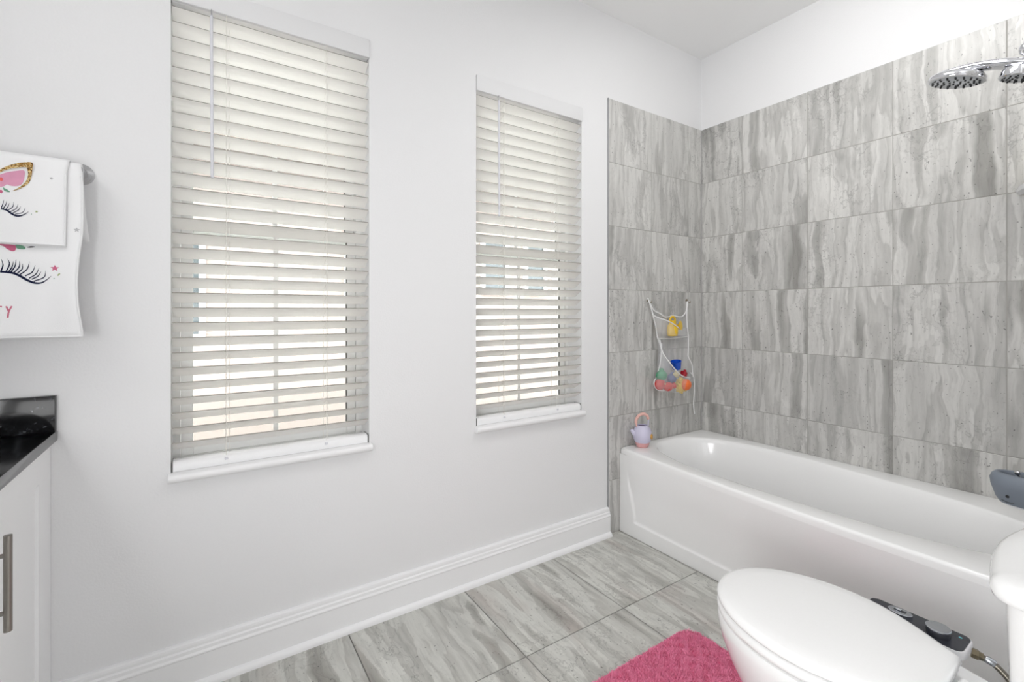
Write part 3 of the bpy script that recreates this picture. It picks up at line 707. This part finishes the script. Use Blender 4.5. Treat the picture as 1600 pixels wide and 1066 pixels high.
def poly(P, yfun, o_, lift=.0022, smooth=True):
    Q = catmull([(x, 0, z) for x, z in P], 5, closed=True) if smooth else [Vector((x, 0, z)) for x, z in P]
    cx_ = sum(q.x for q in Q)/len(Q); cz_ = sum(q.z for q in Q)/len(Q)
    V = [Vector((cx_, yfun(cx_, cz_)-lift, cz_))+o_]+[Vector((q.x, yfun(q.x, q.z)-lift, q.z))+o_ for q in Q]
    n = len(Q); return V, [(0, 1+i, 1+(i+1) % n) for i in range(n)]
def star(cx_, cz_, r, yfun, o_, rot=0):
    P = [(cx_+(r if k % 2 == 0 else r*.45)*math.sin(rot+PI*k/5), cz_+(r if k % 2 == 0 else r*.45)*math.cos(rot+PI*k/5)) for k in range(10)]
    return poly(P, yfun, o_, smooth=False)
base = [(-3.0793, 1.3026), (-3.0684, 1.3018), (-3.0554, 1.2997), (-3.0423, 1.2923), (-3.0291, 1.2822), (-3.0157, 1.2759), (-3.004, 1.2763), (-2.9942, 1.2834), (-2.9844, 1.2952)]
lash = [[(-3.0775, 1.304), (-3.0742, 1.3198), (-3.0771, 1.3349)], [(-3.0684, 1.3031), (-3.0628, 1.3231), (-3.0661, 1.3366)], [(-3.0638, 1.3033), (-3.0582, 1.3154), (-3.0554, 1.3314)], [(-3.0601, 1.3021), (-3.0526, 1.3184), (-3.0507, 1.3357)],
        [(-3.0554, 1.2997), (-3.0451, 1.3161), (-3.0442, 1.3321)], [(-3.048, 1.3), (-3.0395, 1.3111), (-3.0382, 1.3258)], [(-3.0433, 1.2963), (-3.03, 1.3115), (-3.0256, 1.3319)], [(-3.0338, 1.2932), (-3.0205, 1.304), (-3.0147, 1.3231)],
        [(-3.0262, 1.2876), (-3.0137, 1.2989), (-3.0073, 1.3167)], [(-3.0214, 1.2851), (-3.0099, 1.2937), (-3.0036, 1.3066)], [(-3.0176, 1.2799), (-2.9982, 1.2914), (-2.9948, 1.3092)]]
hbase = [(-3.0765, 1.4633), (-3.0663, 1.4608), (-3.0577, 1.4532), (-3.049, 1.448), (-3.0402, 1.449), (-3.0332, 1.4536), (-3.0257, 1.4614)]
hlash = [[(-3.0757, 1.4658), (-3.0731, 1.4759), (-3.0711, 1.4872)], [(-3.0731, 1.4624), (-3.068, 1.4741), (-3.066, 1.4854)], [(-3.0689, 1.4605), (-3.0637, 1.4697), (-3.0615, 1.4798)], [(-3.0646, 1.4598), (-3.0551, 1.4708), (-3.0533, 1.4846)],
         [(-3.0603, 1.4566), (-3.049, 1.4666), (-3.0452, 1.479)], [(-3.056, 1.4534), (-3.0446, 1.4634), (-3.0402, 1.4739)], [(-3.0507, 1.4515), (-3.0367, 1.4581), (-3.0318, 1.4712)]]
def eye(bs, ls, yf, o_, par, wb, wl, cx_):
    for sg in (1, -1):
        mir = (lambda P: P) if sg == 1 else (lambda P: [(2*cx_-x, z) for x, z in P])
        polys = [strip('', mir(bs), [wb*.9, wb, wb*1.1, wb, wb*.6, wb*.15], yf, o_, .0022, None, None)]
        for l in ls: polys.append(strip('', mir(l), [wl, wl*.9, wl*.15], yf, o_, .0024, None, None))
        d = decal('printed_eyelashes', polys, yf, o_, NAVY, par); d['label'] = 'navy printed closed eye with curling lashes'
eye(base, lash, yL, oL, tL, .0026, .0013, -3.14); eye(hbase, hlash, yH, oH, tH, .0020, .0009, -3.125)
decal('printed_star', [star(-2.9772, 1.3165, .0092, yL, oL)], yL, oL, ROSE, tL)['label'] = 'rose pink printed star'
decal('printed_star', [star(-2.9337, 1.4238, .0070, yL, oL)], yL, oL, GREYP, tL)['label'] = 'pale grey printed star'
decal('printed_dots', [strip('', [(-2.9714, 1.2966), (-2.9668, 1.3031)], [.0014, .0018, .0014], yL, oL, .0022, None, None)], yL, oL, OLIVE, tL)
decal('printed_dots', [star(-2.9784, 1.2887, .0020, yL, oL)], yL, oL, GREENP, tL)
decal('printed_petal', [poly([(-3.0860, 1.3733), (-3.0683, 1.3740), (-3.0591, 1.3735), (-3.0517, 1.3720), (-3.0513, 1.3635), (-3.0535, 1.358), (-3.0591, 1.3571), (-3.0665, 1.361), (-3.0738, 1.3684)], yL, oL)], yL, oL, ROSE, tL)['label'] = 'rose pink printed petal'
decal('printed_leaf', [poly([(-3.0517, 1.3740), (-3.0423, 1.3738), (-3.0348, 1.37), (-3.0338, 1.3642), (-3.0404, 1.3632), (-3.0489, 1.3642), (-3.0513, 1.3688)], yL, oL)], yL, oL, GREENP, tL)
decal('printed_leaf', [poly([(-3.0306, 1.3690), (-3.0233, 1.3722), (-3.0156, 1.3712), (-3.0233, 1.3684)], yL, oL)], yL, oL, DARKM, tL)
decal('letter', [strip('', [(-3.0880, 1.2130), (-3.0755, 1.2130)], [.0017]*3, yL, oL, .0022, None, None), strip('', [(-3.0815, 1.2130), (-3.0815, 1.1846)], [.0017]*3, yL, oL, .0022, None, None)], yL, oL, LETTER, tL)['label'] = 'pink printed letter T'
decal('letter', [strip('', [(-3.0682, 1.2140), (-3.0636, 1.2000)], [.0017]*3, yL, oL, .0022, None, None), strip('', [(-3.0582, 1.2144), (-3.0636, 1.2000), (-3.0655, 1.1840)], [.0017]*3, yL, oL, .0024, None, None)], yL, oL, LETTER, tL)['label'] = 'pink printed letter Y'
# ear, flower and leaf on the hand towel
outer = [(-3.0867, 1.556), (-3.0765, 1.5662), (-3.0663, 1.5750), (-3.0507, 1.5845), (-3.0367, 1.5898), (-3.0198, 1.592), (-3.0196, 1.5757), (-3.0212, 1.5554), (-3.0245, 1.5412), (-3.0299, 1.5316), (-3.0395, 1.5216), (-3.049, 1.5148), (-3.0559, 1.5117)]
inner = [(-3.0867, 1.549), (-3.0765, 1.5585), (-3.0663, 1.566), (-3.0507, 1.5730), (-3.0320, 1.5780), (-3.0285, 1.5700), (-3.0280, 1.5554), (-3.0310, 1.5425), (-3.0350, 1.5345), (-3.042, 1.5250), (-3.0497, 1.5176), (-3.0559, 1.5122)]
def band(A, B, yf, o_, lift):
    a = catmull([(x, 0, z) for x, z in A], 1); n = 60
    def res(P):
        Q = catmull([(x, 0, z) for x, z in P], 8); d = [0]
        for i in range(1, len(Q)): d.append(d[-1]+(Q[i]-Q[i-1]).length)
        return [Vector((interp(d[-1]*k/n, d, [q.x for q in Q]), 0, interp(d[-1]*k/n, d, [q.z for q in Q]))) for k in range(n+1)]
    A_, B_ = res(A), res(B); V = []; F = []
    for p, q in zip(A_, B_):
        V += [Vector((p.x, yf(p.x, p.z)-lift, p.z))+o_, Vector((q.x, yf(q.x, q.z)-lift, q.z))+o_]
    for i in range(n): F.append((2*i, 2*i+1, 2*i+3, 2*i+2))
    return V, F
decal('printed_ear', [band(outer, inner, yH, oH, .0024)], yH, oH, GOLD, tH)['label'] = 'gold glitter printed ear outline'
decal('printed_ear', [poly([(-3.0865, 1.5450), (-3.0765, 1.5525), (-3.0663, 1.559), (-3.0507, 1.5650), (-3.0350, 1.5685), (-3.0342, 1.5533), (-3.0368, 1.5379), (-3.042, 1.5290), (-3.0507, 1.5252), (-3.0594, 1.5250), (-3.0663, 1.5271), (-3.0731, 1.521), (-3.0865, 1.5195)], yH, oH)], yH, oH, PINK, tH)['label'] = 'soft pink ear filling'
decal('printed_leaf', [poly([(-3.0731, 1.5187), (-3.068, 1.5158), (-3.0637, 1.5128), (-3.0603, 1.5083), (-3.0663, 1.5082), (-3.0714, 1.5116)], yH, oH, .0026)], yH, oH, GREENP, tH)
CORAL = mat('print_coral', (232, 110, 110), .9, spec=.1)
decal('printed_flower', [poly([(-3.0757+.0035*math.cos(a)-.001, 1.5392+.0048*math.sin(a)) for a in [2*PI*k/8 for k in range(8)]], yH, oH, .0027)], yH, oH, CORAL, tH)
decal('printed_flower', [poly([(-3.0757+.0030*math.cos(a)-.001, 1.5074+.0045*math.sin(a)) for a in [2*PI*k/8 for k in range(8)]], yH, oH, .0027)], yH, oH, ROSE, tH)
decal('printed_star', [star(-2.9834, 1.5561, .0045, yH, oH, .3)], yH, oH, GREYP, tH)['label'] = 'pale grey printed star'
decal('printed_star', [star(-3.0108, 1.4632, .0036, yH, oH, .2)], yH, oH, OLIVE, tH)['label'] = 'olive printed star'
decal('printed_dots', [star(-3.0204, 1.4555, .0018, yH, oH)], yH, oH, GREENP, tH)
# raised hem bands
for par, o_, yf, edge, zb in ((tL, oL, yL, edgeL, 1.130), (tH, oH, yH, edgeH, 1.3755)):
    for nm, P in (('side_hem', [(edge(z)-.0022, z) for z in [zb+.004+(1.57-zb)*k/20 for k in range(21)]]), ('lower_hem', [(-3.43+(edge(zb)+3.428)*k/24, zb+.003) for k in range(25)])):
        Q = [Vector((x, yf(x, z)-.0016, z))+o_ for x, z in P]; tube(nm, Q, .0018, TOWEL, par, 8)

# ------------------------------------------------------------------ wall hooks, net bag and bath toys
def hook(x, z, label):
    h = thing('wall_hook', label, 'hook', (x, 0, z), group='small hooks for the net bag')
    lathe('hook_base', [(.0095, 0), (.0095, .0025), (.008, .004), (0, .0042)], BRASS, h, 16, axis=(0, -1, 0))
    tube('hook_arm', catmull([(0, -.003, 0), (.001, -.012, -.008), (.001, -.020, -.016), (.001, -.026, -.012), (.001, -.027, -.004)], 5), .0022, BRASS, h, 8)
hook(-.506, 1.266, 'small metal hook holding the left corner of net bag'); hook(-.152, 1.269, 'small metal hook holding the right corner, nearest tiled corner')

def bx(x, y): return x+1.25*(y+.03)            # bag outline is given for the depth y = -.03
bag = thing('toy_bag', 'white net toy bag hanging from two hooks on tiles', 'bag', (-.33, 0, 1.26))
bgo = Vector((.33, 0, -1.26))
zl = [.745, .77, .82, .89, .97, 1.05, 1.12, 1.1735, 1.2225, 1.2785]; xl_ = [-.465, -.486, -.474, -.460, -.452, -.460, -.476, -.496, -.516, -.5437]
zr = [.724, .75, .78, .82, .87, .92, .96, 1.04, 1.10, 1.18, 1.264]; xr_ = [-.15, -.131, -.120, -.131, -.138, -.172, -.1734, -.173, -.183, -.189, -.183]
def lx(z): return interp(z, zl, xl_)
def rx(z): return interp(z, zr, xr_)
def ztop(s): return interp(s, [0, .06, .13, .29, .41, .5, .62, .8, .88, .97, 1], [1.2785, 1.24, 1.211, 1.1885, 1.169, 1.169, 1.176, 1.168, 1.174, 1.204, 1.264])
def zbot(s): return interp(s, [0, .08, .25, .45, .6, .85, .95, 1], [.785, .752, .745, .733, .722, .724, .75, .785])
def sheet(name, zb, zt, yfn, m, nx=28, nz=36):
    V = []; F = []
    for j in range(nz+1):
        for i in range(nx+1):
            s = i/nx; z = zb(s)+(zt(s)-zb(s))*j/nz; y = yfn(s, j/nz, z); x = bx(lx(z)+(rx(z)-lx(z))*s, y); V.append(Vector((x, y, z))+bgo)
    for j in range(nz):
        for i in range(nx): a = j*(nx+1)+i; F.append((a, a+1, a+nx+2, a+nx+1))
    return new(name, mesh_from(name, V, F, 80), bag, m)
sheet('back_net', zbot, ztop, lambda s, t, z: -.012-.008*sstep(1.0, .78, z), NET)
def dtop(s): return interp(s, [0, .2, .35, .55, .75, 1], [1.182, 1.163, 1.15, 1.13, 1.105, 1.10])
def dlow(s): return interp(s, [0, .08, .17, .36, .55, .72, .95, 1], [1.045, 1.036, .966, .913, .862, .822, .797, .80])
bul = lambda s: max(0, math.sin(PI*s))**.33
sheet('upper_pocket', lambda s: 1.043+.004*s, dtop, lambda s, t, z: -.016-.058*bul(s)*sstep(0, .25, t)*(1-.15*t), NET)['label'] = 'net pocket with slanted rim'
sheet('lower_pocket', zbot, dlow, lambda s, t, z: -.020-.088*bul(s)*(math.sin(PI*min(1, .14+t*.56)))**.5, NET)['label'] = 'large bulging net pocket'
def pipe(name, P, y=-.016, r=.0033, par=None):
    Q = catmull([Vector((bx(x, yy), yy, z))+bgo for (x, z), yy in zip(P, y if isinstance(y, list) else [y]*len(P))], 5)
    return tube(name, Q, r, PIPING, par or bag, 8)
pipe('side_piping', [(-.5437, 1.2785), (-.5158, 1.2225), (-.4961, 1.1735), (-.4763, 1.1203), (-.4592, 1.0515), (-.439, 1.0127), (-.4216, .9737)], r=.004)
pipe('top_piping', [(-.5437, 1.2785), (-.4961, 1.2113), (-.4389, 1.1885), (-.398, 1.1691), (-.3624, 1.1689), (-.3202, 1.1764), (-.2587, 1.1682), (-.2274, 1.174), (-.1956, 1.2039), (-.186, 1.2642)])
pipe('pocket_rim', [(-.4933, 1.1773), (-.4389, 1.1617), (-.3803, 1.1497), (-.3202, 1.1295), (-.2712, 1.1051)], [-.018, -.045, -.065, -.070, -.070])
pipe('side_piping', [(-.1815, 1.2642), (-.1893, 1.1838), (-.1829, 1.1034), (-.1733, 1.0428), (-.1734, .9582), (-.1734, .9223), (-.1378, .8717), (-.1313, .8185), (-.1182, .7809)], r=.004)
pipe('seam_piping', [(-.445, 1.0433), (-.3203, 1.0414), (-.1701, 1.0487)])
pipe('loop_piping', [(-.4216, 1.0163), (-.4245, .9665), (-.4391, .8908), (-.4679, .8243), (-.4879, .7993), (-.4822, .7723), (-.4565, .751), (-.3983, .7457)], [-.02, -.022, -.024, -.026, -.028, -.032, -.040, -.060])
pipe('pocket_rim', [(-.439, 1.036), (-.4128, .966), (-.3566, .9128), (-.296, .8621), (-.2339, .8221), (-.1574, .7962)], [-.022, -.05, -.085, -.095, -.085, -.04])
pipe('drawstring', [(-.1509, .824), (-.1182, .7891), (-.115, .7074), (-.1216, .6266), (-.1118, .5644)], r=.0036)

def T(name, label, x, z, y=-.052, cat='bath toy'):
    return thing(name, label, cat, (bx(x, y), y, z))
t = T('watering_cup', 'yellow plastic pouring cup in the upper net pocket', -.326, 1.058, -.044); t.scale = (1.12, .8, 1.12)
lathe('cup', [(.0, 0), (.030, .0), (.034, .010), (.034, .042), (.029, .056), (.020, .062), (.018, .076), (.020, .080), (.017, .080), (.014, .060)], YEL, t, 24)
tube('cup_handle', catmull([(-.018, 0, .058), (-.020, 0, .080), (-.010, 0, .097), (.008, 0, .099), (.020, 0, .088), (.022, 0, .062)], 6), .006, YEL, t, 10)
lathe('spout_rose', [(.006, -.02), (.012, -.008), (.025, .004), (.026, .008), (.0, .011)], YEL, t, 24, axis=(.45, -.85, .15), origin=(.056, -.006, .052))
tube('neck', [(.026, 0, .02), (.048, -.003, .045)], .007, YEL, t, 10)
def ballish(name, label, x, z, r, m, y=-.055, sq=(1, 1, 1), bump_=0, rim=None):
    t = T(name, label, x, z, y); bm = bmesh.new(); bmesh.ops.create_icosphere(bm, subdivisions=3, radius=r)
    for v in bm.verts:
        v.co = Vector((v.co.x*sq[0], v.co.y*sq[1], v.co.z*sq[2]))
        if bump_: v.co *= 1+bump_*math.sin(v.co.x*180)*math.sin(v.co.z*170)*math.cos(v.co.y*150)
    new('body', finish(bm, 'body', 80), t, m)
    return t
t = ballish('rubber_toy', 'green rubber bath toy above the red ball', -.424, .832, .033, GREENT, sq=(1.15, .8, .95), bump_=.05, y=-.046)
lathe('toy_nose', [(.012, 0), (.014, .012), (.01, .02), (0, .022)], GREENT, t, 14, origin=(0, 0, .022))
t = ballish('toy_ball', 'red bath ball at the lower left of the net bag', -.436, .783, .033, REDT, y=-.048, sq=(1.1, .75, 1))
lathe('squeak_hole', [(.006, 0), (.006, .0015), (0, .002)], CREAMT, t, 12, axis=(.1, -1, .2), origin=(.003, -.0325, .006))
t = ballish('rubber_fish', 'smaller red rubber fish in middle of the lower pocket', -.365, .768, .028, REDT, y=-.066, sq=(1.3, .8, .95))
lathe('tail', [(.004, 0), (.018, .014), (.020, .018), (0, .018)], REDT, t, 12, axis=(1, 0, .2), origin=(.030, 0, 0))
t = T('stacking_cup', 'bright blue stacking cup poking out of the lower pocket', -.289, .862, -.046); t.rotation_euler = (.1, -.25, 0)
lathe('cup', [(0, 0), (.024, 0), (.030, .046), (.0315, .048), (.029, .0485), (.0285, .046), (.022, .004), (0, .004)], BLUE, t, 20); lathe('cup_ridge', [(.0275, 0), (.0285, .002), (.0278, .004)], BLUE, t, 20, origin=(0, 0, .022))
t = T('toy_block', 'dark red toy shape beside the blue cup', -.222, .822, -.046); t.rotation_euler = (.2, .35, .4)
bm = bmesh.new(); add_box(bm, (-.020, -.018, -.016), (.020, .018, .020), .006, 2); new('body', finish(bm, 'body', 50), t, CRIM); lathe('stud', [(.009, 0), (.009, .010), (.006, .012), (0, .012)], CRIM, t, 16, origin=(0, 0, .020))
t = ballish('toy_shellfish', 'slate blue bath toy in middle of net pocket', -.333, .812, .028, SLATEB, y=-.058, sq=(1.1, .9, 1.0), bump_=.08)
lathe('shell_knob', [(.010, 0), (.008, .012), (0, .014)], SLATEB, t, 12, origin=(.004, 0, .024))
t = ballish('toy_boat', 'cream toy piece behind the pocket rim under the blue cup', -.298, .832, .018, CREAMT, y=-.072, sq=(1.3, .8, .9), bump_=.1)
lathe('mast', [(.004, 0), (.004, .016), (0, .018)], CREAMT, t, 8, origin=(0, 0, .012))
# yellow star with orange ball centre
t = T('toy_starfish', 'pale yellow star shaped toy behind the orange ball', -.250, .765, -.060); V = []; F = []
n = 10
for side, yy in ((0, -.012), (1, .012)):
    for k in range(n*2):
        a = PI*k/n; r = .047 if k % 2 == 0 else .034; V.append((r*math.sin(a), yy, r*math.cos(a)))
V += [(0, -.020, 0), (0, .020, 0)]
for k in range(20):
    k2 = (k+1) % 20; F += [(k, k2, 20+k2, 20+k), (k, k2, 40), (20+k, 20+k2, 41)]
new('body', mesh_from('body', V, F, 30), t, YEL2)
lathe('eye', [(.004, 0), (.003, .002), (0, .0025)], DARKM, t, 10, axis=(0, -1, 0), origin=(-.026, -.0125, .016))
t = ballish('toy_ball', 'orange bath ball at the lower right of the net bag', -.204, .768, .034, ORAN, y=-.078, sq=(1.1, .8, 1))
lathe('squeak_hole', [(.005, 0), (.005, .0015), (0, .002)], YEL2, t, 12, axis=(0, 0, -1), origin=(0, 0, -.033))

# ------------------------------------------------------------------ toy kettle on the tub corner
k = thing('toy_kettle', 'lavender toy kettle with pink handle on the tub corner', 'toy kettle', (-.622, -.060, .4556))
lathe('kettle_body', [(.0380, .026), (.0450, .036), (.0490, .050), (.0505, .066), (.0490, .084), (.0435, .100), (.0350, .111), (.0290, .116), (.0265, .119), (.0255, .117), (.0262, .112)], LAV, k, 40)
kbm = lathe('kettle_base', [(0, 0), (.0275, 0), (.032, .004), (.036, .014), (.0388, .0262)], KPINK, k, 40); kbm['label'] = 'pink lower band'
lathe('kettle_mouth', [(0, .104), (.026, .106), (.0262, .113)], PURP, k, 32)['label'] = 'dark purple opening'
tube('spout', [Vector((-.030, .012, .056)), Vector((-.046, .020, .078)), Vector((-.056, .030, .096))], [.017, .013, .0085], LAV, k, 16)
dx_, dy_ = .88, -.47
hnd = tube('handle', catmull([(-.036*dx_, -.036*dy_, .128), (-.034*dx_, -.034*dy_, .150), (-.018*dx_, -.018*dy_, .172), (.006*dx_, .006*dy_, .180), (.026*dx_, .026*dy_, .170), (.034*dx_, .034*dy_, .150)], 6), [.0065]+[.0082]*29+[.0065], KHAND, k, 12)
for s, zz in ((-1, .128), (1, .150)):
    tube('handle_post', [(s*.031*dx_, s*.031*dy_, .108), (s*.036*dx_, s*.036*dy_, zz+.002)], .004, LAV if s > 0 else KHAND, k, 10)
lathe('badge', [(.0145, 0), (.0145, .004), (.012, .006), (0, .007)], BADGE, k, 24, axis=(.38, -.9, .05), origin=(.0190, -.0455, .062))

# ------------------------------------------------------------------ shower fittings
XS = -.40
sh = thing('shower_head', 'chrome round shower head on curved bar over the tub', 'shower head', (XS, -1.61, 2.12))
so = Vector((-XS, 1.61, -2.12))
def S(x, y, z): return so+Vector((x, y, z))
lathe('wall_flange', [(.030, 0), (.030, .004), (.022, .010), (.012, .014)], CHROME, sh, 28, axis=(0, 1, 0), origin=S(XS, -1.609, 2.17))
tube('shower_arm', catmull([S(XS, -1.609, 2.17), S(XS, -1.56, 2.17), S(XS, -1.51, 2.145), S(XS, -1.475, 2.085), S(XS, -1.470, 2.05)], 6), .011, CHROME, sh, 18)
lathe('ball_joint', [(.010, -.02), (.017, -.012), (.019, 0), (.017, .012), (.010, .02)], CHROME, sh, 20, origin=S(XS, -1.470, 2.060))
# curved bar that carries the round head and docks the hand shower
bp_ = catmull([S(XS, -1.520, 1.995), S(XS, -1.500, 2.004), S(XS, -1.45, 2.022), S(XS, -1.39, 2.042), S(XS, -1.33, 2.055), S(XS, -1.265, 2.062), S(XS, -1.228, 2.056)], 6)
kk = len(bp_); tube('bar', bp_, [.014+.016*math.sin(PI*min(1, i/kk*1.1))**.7 if i/kk < .9 else .017 for i in range(kk)], CHROME, sh, 20, flat=.55, up=(0, 0, 1))
ax = Vector((0, math.sin(math.radians(14)), -math.cos(math.radians(14)))).normalized()
hc = S(XS, -1.298, 2.024)
rh = lathe('rain_head', [(.0, -.030), (.045, -.028), (.070, -.020), (.079, -.010), (.081, -.002), (.080, .003), (.074, .005)], CHROME, sh, 48, axis=ax, origin=hc)
fp = lathe('face_plate', [(.0745, .0045), (.072, .006), (.0, .0065)], SATIN, rh, 48, axis=ax, origin=hc)
q = Vector((0, 0, 1)).rotation_difference(ax)
def nozzles(c, par, rings, r=.0024):
    V = []; F = []
    for R_, cnt in rings:
        for i in range(cnt):
            a = 2*PI*i/cnt+R_*40; Vt, Ft = lathe_data([(r, .006), (r, .0085), (r*.6, .0095), (1e-4, .0095)], 8, ax, c+q @ Vector((R_*math.cos(a), R_*math.sin(a), 0)))
            b = len(V); V += Vt; F += [tuple(b+j for j in f) for f in Ft]
    o = new('nozzles', mesh_from('nozzles', V, F, 40), par, DARKM); o['kind'] = 'stuff'; o['label'] = 'dark rubber spray nozzles'
nozzles(hc, rh, [(.016, 5), (.034, 9), (.050, 14), (.064, 18)], .0032)
hs = thing('hand_shower', 'chrome hand shower docked behind the round shower head', 'hand shower', (XS, -1.450, 1.995))
ho = Vector((-XS, 1.450, -1.995)); c2 = ho+Vector((XS, -1.452, 1.975))
hd = lathe('spray_head', [(.0, -.034), (.030, -.033), (.044, -.026), (.049, -.012), (.050, .002), (.047, .005)], CHROME, hs, 36, axis=ax, origin=c2)
lathe('face_plate', [(.047, .0045), (.044, .006), (0, .0065)], SATIN, hd, 36, axis=ax, origin=c2); nozzles(c2, hd, [(.014, 5), (.027, 9), (.038, 13)], .0028)
tube('grip', catmull([ho+Vector((XS, -1.490, 1.972)), ho+Vector((XS, -1.53, 1.955)), ho+Vector((XS, -1.55, 1.88)), ho+Vector((XS, -1.555, 1.80))], 6), [.013]*10+[.0125]*9, CHROME, hs, 16)
tube('hose', catmull([ho+Vector((XS, -1.555, 1.80)), ho+Vector((XS+.02, -1.56, 1.5)), ho+Vector((XS+.06, -1.57, 1.25)), ho+Vector((XS+.10, -1.57, 1.5)), ho+Vector((XS+.05, -1.55, 1.9)), ho+Vector((XS+.0, -1.50, 1.99))], 10), .0065, CHROME, hs, 10)

# tub spout with the whale cover
sp = thing('tub_spout', 'chrome tub spout under the grey whale cover', 'faucet', (XS, -1.61, .605))
tube('spout_body', catmull([(0, .002, 0), (0, .07, .002), (0, .13, -.004), (0, .158, -.022)], 5), [.024]*8+[.022]*8, CHROME, sp, 20)
lathe('diverter_knob', [(.004, 0), (.004, .022), (.0075, .024), (.0085, .031), (.005, .036), (0, .037)], CHROME, sp, 16, axis=(0, .3, 1), origin=(0, .152, .034))
wh = thing('whale_spout_cover', 'grey whale shaped spout cover above the tub edge', 'spout cover', (XS, -1.48, .61))
loops = []
for (z, yb, yf, hw) in ((-.050, -.110, .060, .034), (-.046, -.118, .072, .042), (-.030, -.122, .082, .050), (-.010, -.122, .088, .056), (.010, -.122, .094, .061), (.030, -.120, .096, .062), (.044, -.114, .092, .057), (.052, -.104, .084, .048), (.054, -.094, .076, .040), (.050, -.09, .072, .036), (.030, -.085, .068, .033)):
    loops.append([Vector((hw*norm_pt(2*PI*i/40, 2.5)[0], (yb+yf)/2+(yf-yb)/2*norm_pt(2*PI*i/40, 2.3)[1], z)) for i in range(40)])
loft('whale_body', loops[1:], WHALE, wh, cap0=True, cap1=False, smooth=60)
lp2 = [[Vector((p.x*1.0, p.y, p.z)) for p in loops[0]], [Vector((p.x*1.015, p.y*1.01, -.040)) for p in loops[1]]]
loft('whale_belly', [[Vector((p.x*.85, p.y*.95, -.056)) for p in loops[0]], loops[0], [Vector((p.x*1.012, p.y*1.008, -.0445)) for p in loops[1]]], WHITEP, wh)['label'] = 'pale belly strip'
for s in (-1, 1):
    lathe('whale_eye', [(.0052, 0), (.0045, .0015), (0, .002)], DARKM, wh, 14, axis=(s*1, .35, 0), origin=(s*.0475, .046, -.016))
    V, F = tube_data(catmull([(s*.046, .060, -.030), (s*.050, .045, -.034), (s*.0525, .030, -.033)], 5), .0009, 6); new('whale_mouth', mesh_from('whale_mouth', V, F), wh, DARKM)
    fl = loft('whale_fin', [[Vector((s*(.053+.022*t_), -.030-.03*t_+.016*(1-.5*t_)*math.cos(a), -.016-.010*t_+.004*math.sin(a))) for a in [2*PI*i/12 for i in range(12)]] for t_ in (0, .35, .7, 1)], WHALE, wh)

# corner shelf with a bottle
cs = thing('corner_shelf', 'white quarter round shelf in the tub corner by the frame edge', 'shelf', (0, -1.61, 1.658))
def qr(z, r): return [Vector((-.0015, .0015, z))]+[Vector((-.0015-r*math.sin(a), .0015+r*math.cos(a), z)) for a in [PI/2*i/16 for i in range(17)]]
loft('shelf_plate', [qr(-.006, .218), qr(-.003, .224), qr(.006, .226), qr(.010, .222)], WHITEP, cs, smooth=40)
loft('shelf_rim', [qr(.0102, .222), qr(.016, .221), qr(.0165, .218)], WHITEP, cs)
bt = thing('shampoo_bottle', 'pale yellow bottle on the corner shelf', 'bottle', (-.075, -1.460, 1.6750))
lathe('bottle_body', [(0, 0), (.027, 0), (.030, .004), (.030, .105), (.026, .118), (.012, .126), (.012, .132)], BOTTLE, bt, 28)
lathe('bottle_cap', [(.0135, .130), (.0135, .150), (.012, .153), (0, .153)], WHITEP, bt, 20)
